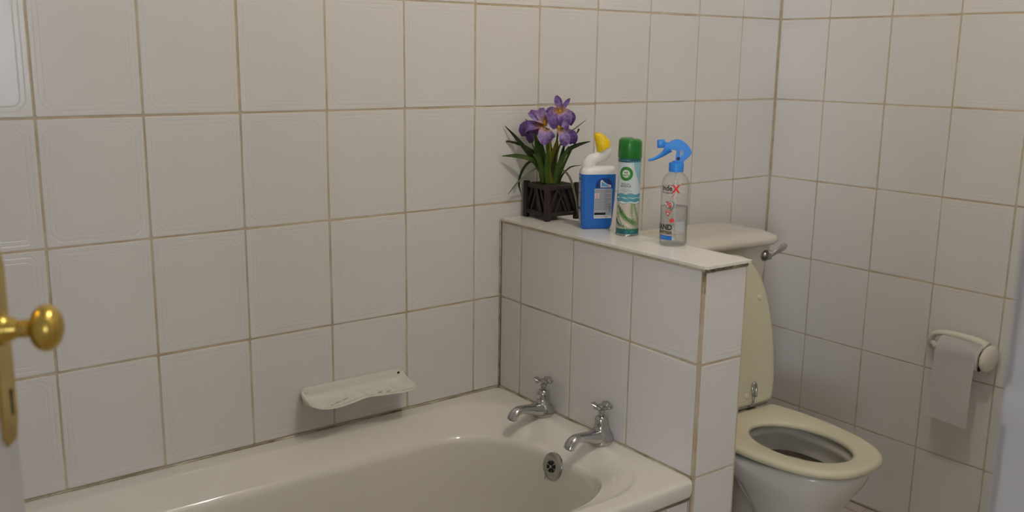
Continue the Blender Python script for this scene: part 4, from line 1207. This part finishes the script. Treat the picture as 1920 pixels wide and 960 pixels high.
pr.append(([(-.0075 + .0034 * math.cos(a), .1003 + .0044 * math.sin(a)) for a in [0.8 + i * .35 for i in range(11)]] + [(-.0075 + .0027 * math.cos(a), .1003 + .0036 * math.sin(a)) for a in [0.8 + i * .35 for i in range(11)]], [(i, i + 1, 12 + i, 11 + i) for i in range(10)]))
print_on('print', pr, c2, LABD, lab)
def frond(p0, p1, bend, nleaf, ll, m, fn, flip=1):
    shapes = []
    P0, P1 = Vector((*p0, 0)), Vector((*p1, 0)); ax = P1 - P0; nr = Vector((-ax.y, ax.x, 0)).normalized() * bend
    pt = lambda t: P0 + ax * t + nr * math.sin(PI * t) 
    for i in range(nleaf):
        t = 0.06 + 0.92 * i / (nleaf - 1)
        p = pt(t); d = (pt(min(1, t + .05)) - pt(t - .05)).normalized()
        for sgn in (-1, 1):
            ang = sgn * lerp(1.15, .45, t)
            c, s = math.cos(ang), math.sin(ang)
            e = Vector((d.x * c - d.y * s, d.x * s + d.y * c, 0)); q = Vector((-e.y, e.x, 0))
            Lf = ll * (0.45 + 1.0 * math.sin(PI * min(1, t * .8 + .12))) * random.uniform(.85, 1.1)
            w = .00085
            tip = p + e * Lf + Vector((0, -0.12 * Lf, 0))
            mid = p + e * Lf * .5 + Vector((0, 0.03 * Lf, 0))
            q4 = [p - q * w * .5, mid - q * w, tip, mid + q * w]
            for v in q4: v.x = max(-.041, min(.041, v.x)); v.y = max(.0055, min(.0775, v.y))
            shapes.append(([(v.x, v.y) for v in q4], [(0, 1, 2, 3)]))
    return shapes
print_on('print', frond((.018, .020), (-.026, .066), .008, 20, .017, LABDG, c2), c2, LABDG, lab)
print_on('print', frond((.034, .022), (-.022, .052), .010, 22, .019, LABGL, c3), c3, LABGL, lab)
print_on('print', frond((.030, .018), (.012, .074), .003, 18, .013, LABGL, c3), c3, LABGL, lab)
print_on('print', frond((-.004, .016), (-.036, .034), .006, 14, .015, LABDG, c3), c3, LABDG, lab)
print_on('lettering', [shift(text_geo('240 ml', .0050, .00005), .006, .0090)], c3, LABSEA, lab)

# ------------------------------------------------------------------ hand sanitiser spray bottle
SR = 0.0304
spray = empty('hand_sanitiser_bottle', (-0.9925, -0.5000, TOPZ), R(-46))
tag(spray, 'clear hand sanitiser spray bottle with bright blue trigger head', 'spray bottle')
bm = bmesh.new()
lathe(bm, [(0.0002, 0.0035), (0.018, 0.0030), (0.024, 0.0006), (0.0285, 0.0008), (0.0306, 0.0045), (SR, 0.0110), (SR, 0.030), (SR, 0.1270), (0.0300, 0.1380), (0.0270, 0.1475), (0.0220, 0.1555), (0.0160, 0.1605), (0.0132, 0.1635), (0.0128, 0.1700)], 48)
finish('bottle', bm, CLEAR, spray, True, 50)
bm = bmesh.new()
q = 0.0012
lathe(bm, [(0.0002, 0.0050), (0.018, 0.0046), (0.0282, 0.0040), (SR - q, 0.0120), (SR - q, 0.0860), (SR - q - .0008, 0.0866), (0.0002, 0.0862)], 48)
tag(finish('liquid', bm, LIQ, spray, True, 50), 'clear liquid half filling the bottle')
bm = bmesh.new(); P = spline([(0, 0, .165), (0.0005, 0, .10), (0.003, 0, .05), (0.010, 0, .008)], 16); tube(bm, P, 0.0019, 10)
finish('dip_tube', bm, mat('milky_tube', (0.72, 0.72, 0.72), 0.3), spray, True)
bm = bmesh.new()
prof = [(0.0155, .1630), (0.0162, .1635), (0.0164, .1690), (0.0162, .1815), (0.0150, .1830), (0.0095, .1835), (0.0092, .1860), (0.0002, .1860)]
lathe(bm, prof, 40)
for v in bm.verts:
    r = math.hypot(v.co.x, v.co.y)
    if r > .0158 and .1636 < v.co.z < .1825:
        k = 1 - 0.025 * (round(math.atan2(v.co.y, v.co.x) / (2 * PI / 40)) % 2); v.co.x *= k; v.co.y *= k
tag(finish('collar', bm, SPRAYB, spray, True, 50), 'ribbed blue screw collar')
def hp(cx, cy): return ((cx - 806) * S * 0.972, 0.1835 + (281 - cy) * S * 0.955)
outer = [(796, 284), (798, 240), (802, 214), (800, 198), (778, 194), (752, 196), (735, 202), (722, 196), (716, 182), (716, 150), (724, 142), (745, 146), (762, 136), (785, 126), (806, 122), (832, 128), (858, 144), (884, 170), (900, 196), (904, 212), (893, 232), (868, 258), (856, 268), (852, 284)]
bm = bmesh.new()
prism(bm, [hp(*p) for p in outer], -0.0105, 0.0105, 0.0022)
head = finish('spray_head', bm, SPRAYB, spray, True, 40)
bm = bmesh.new(); prism(bm, [hp(*p) for p in [(826, 238), (826, 196), (834, 190), (850, 214), (846, 222)]], -0.0109, -0.0104)
tag(finish('recess', bm, mat('pale_gap', (0.36, 0.40, 0.46), 0.6), head), 'small triangular gap behind the trigger')
bm = bmesh.new(); lathe(bm, [(0.0038, 0), (0.0038, 0.0008), (0.0002, 0.0008)], 16, Matrix.Translation((hp(816, 252)[0], -0.0106, hp(816, 252)[1])) @ YR)
finish('pivot', bm, mat('navy_recess', (0.004, 0.02, 0.09), 0.5), head)
bm = bmesh.new()
x0, z0 = hp(696, 155)
box(bm, (x0, 0, z0), (0.0170, 0.0190, 0.0175), Matrix.Translation((x0, 0, z0)) @ Matrix.Rotation(R(-4), 4, 'Y') @ Matrix.Translation((-x0, 0, -z0)), 0.0022)
finish('nozzle', bm, SPRAYB, spray, True, 40)
bm = bmesh.new()
P = spline([(*hp(758, 186), .0075), (*hp(738, 202), .0066), (*hp(710, 228), .0046), (*hp(672, 252), .0034), (*hp(640, 266), .0028), (*hp(615, 272), .0022)], 26)
tube(bm, [(p[0], 0, p[1]) for p in P], [p[2] * 1.15 for p in P], 14, 2.0, (0, 1, 0))
finish('trigger', bm, SPRAYB, spray, True, 60)
def scy(r): return lambda u, v: (r * math.sin(u / SR), -r * math.cos(u / SR), v)
s1, s2, s3 = scy(SR + .0002), scy(SR + .0004), scy(SR + .0006)
slab = print_on('lettering', [shift(text_geo('inde', .0165, .00045, 'RIGHT', .92), -.0070, .1235), shift(text_geo('the Agland', .0062, .0001, 'RIGHT'), -.0065, .1175)], s2, LABK, spray)
rx = [shift(text_geo('X', .0230, .0010, 'LEFT', .95), -.0068, .1205)]
rx.append(poly_geo([(.0005, .1215), (-.0012, .1205), (-.0085, .1085), (-.0060, .1105)]))
print_on('print', rx, s2, LABR, slab)
star = []
for k in range(18):
    a = 2 * PI * k / 18; l = (.020 if k % 2 else .014)
    cu, cv = .0020, .128
    star.append(([(cu, cv), (cu + l * math.cos(a - .05), cv + l * math.sin(a - .05)), (cu + l * math.cos(a + .05), cv + l * math.sin(a + .05))], [(0, 1, 2)]))
print_on('print', star, s1, LABW, slab)
print_on('print', [poly_geo([(-.0225, .100), (-.006, .1015), (.0, .097), (-.0015, .087), (-.006, .080), (-.010, .083), (-.020, .085)])], s1, mat('printed_mid_grey', (0.22, 0.23, 0.24), 0.4), slab)
print_on('print', [poly_geo([(-.0215, .099), (-.0072, .1002), (-.004, .096), (-.0052, .087), (-.0195, .0865)])], s2, LABW, slab)
print_on('lettering', [shift(text_geo('70', .0150, .0005, 'LEFT', .9), -.0205, .0880), shift(text_geo('%', .0055, .0001, 'LEFT', .9), -.0085, .0880)], s3, LABR, slab)
print_on('print', [poly_geo([(-.0235, .0770), (-.0060, .0770), (-.0060, .0815), (-.0235, .0815)]), poly_geo([(-.0215, .0765), (-.0080, .0760), (-.0145, .0660)])], s1, LABR, slab)
print_on('print', [rect_geo(-.0225, -.0075, .0786, .0800, 4), poly_geo([(-.0180, .0750), (-.0115, .0748), (-.0145, .0695)])], s2, LABW, slab)
drop = [(-.0050 + .0052 * math.cos(a), .0585 + .0048 * math.sin(a)) for a in [i * 2 * PI / 16 for i in range(16)]]
print_on('print', [poly_geo(drop), poly_geo([(-.0062, .062), (-.0035, .0625), (-.0030, .0680)])], s1, LABR, slab)
print_on('lettering', [shift(text_geo('HAND', .0165, .0006, 'RIGHT', .92), -.0035, .0375), shift(text_geo('SANITISER', .0098, .00035, 'RIGHT', .86), -.0035, .0280)], s2, LABK, slab)
print_on('print', [rect_geo(-.034, -.0035, .0145, .0245, 12)], s1, LABB, slab)
print_on('print', [rect_geo(-.030, -.0155, .0190, .0202, 6)], s2, LABSKY, slab)
print_on('print', [rect_geo(u, u + .0016, .0268, .0277, 1) for u in (.000, .003, .0055, .011, .0145, .017, .0195)], s1, LABK, slab)
print_on('print', [rect_geo(.0045, .026, .0335, .0565, 8)], s1, mat('printed_faint_grey', (0.46, 0.47, 0.50), 0.4), slab)

# ------------------------------------------------------------------ ceiling lamp
lamp = empty('ceiling_lamp', (BULB_POS[0], BULB_POS[1], CEIL)); tag(lamp, 'bare bulb lamp in a white holder on the bathroom ceiling', 'lamp')
bm = bmesh.new(); lathe(bm, [(0.055, 0), (0.055, -0.012), (0.035, -0.022), (0.026, -0.03), (0.026, -0.09), (0.022, -0.10), (0.0002, -0.10)], 28)
finish('lamp_holder', bm, WHITEP, lamp, True, 40)
bm = bmesh.new()
bmesh.ops.create_uvsphere(bm, u_segments=24, v_segments=16, radius=0.028, matrix=Matrix.Translation((0, 0, BULB_POS[2] - CEIL)))
finish('bulb', bm, BULBM, lamp, True)
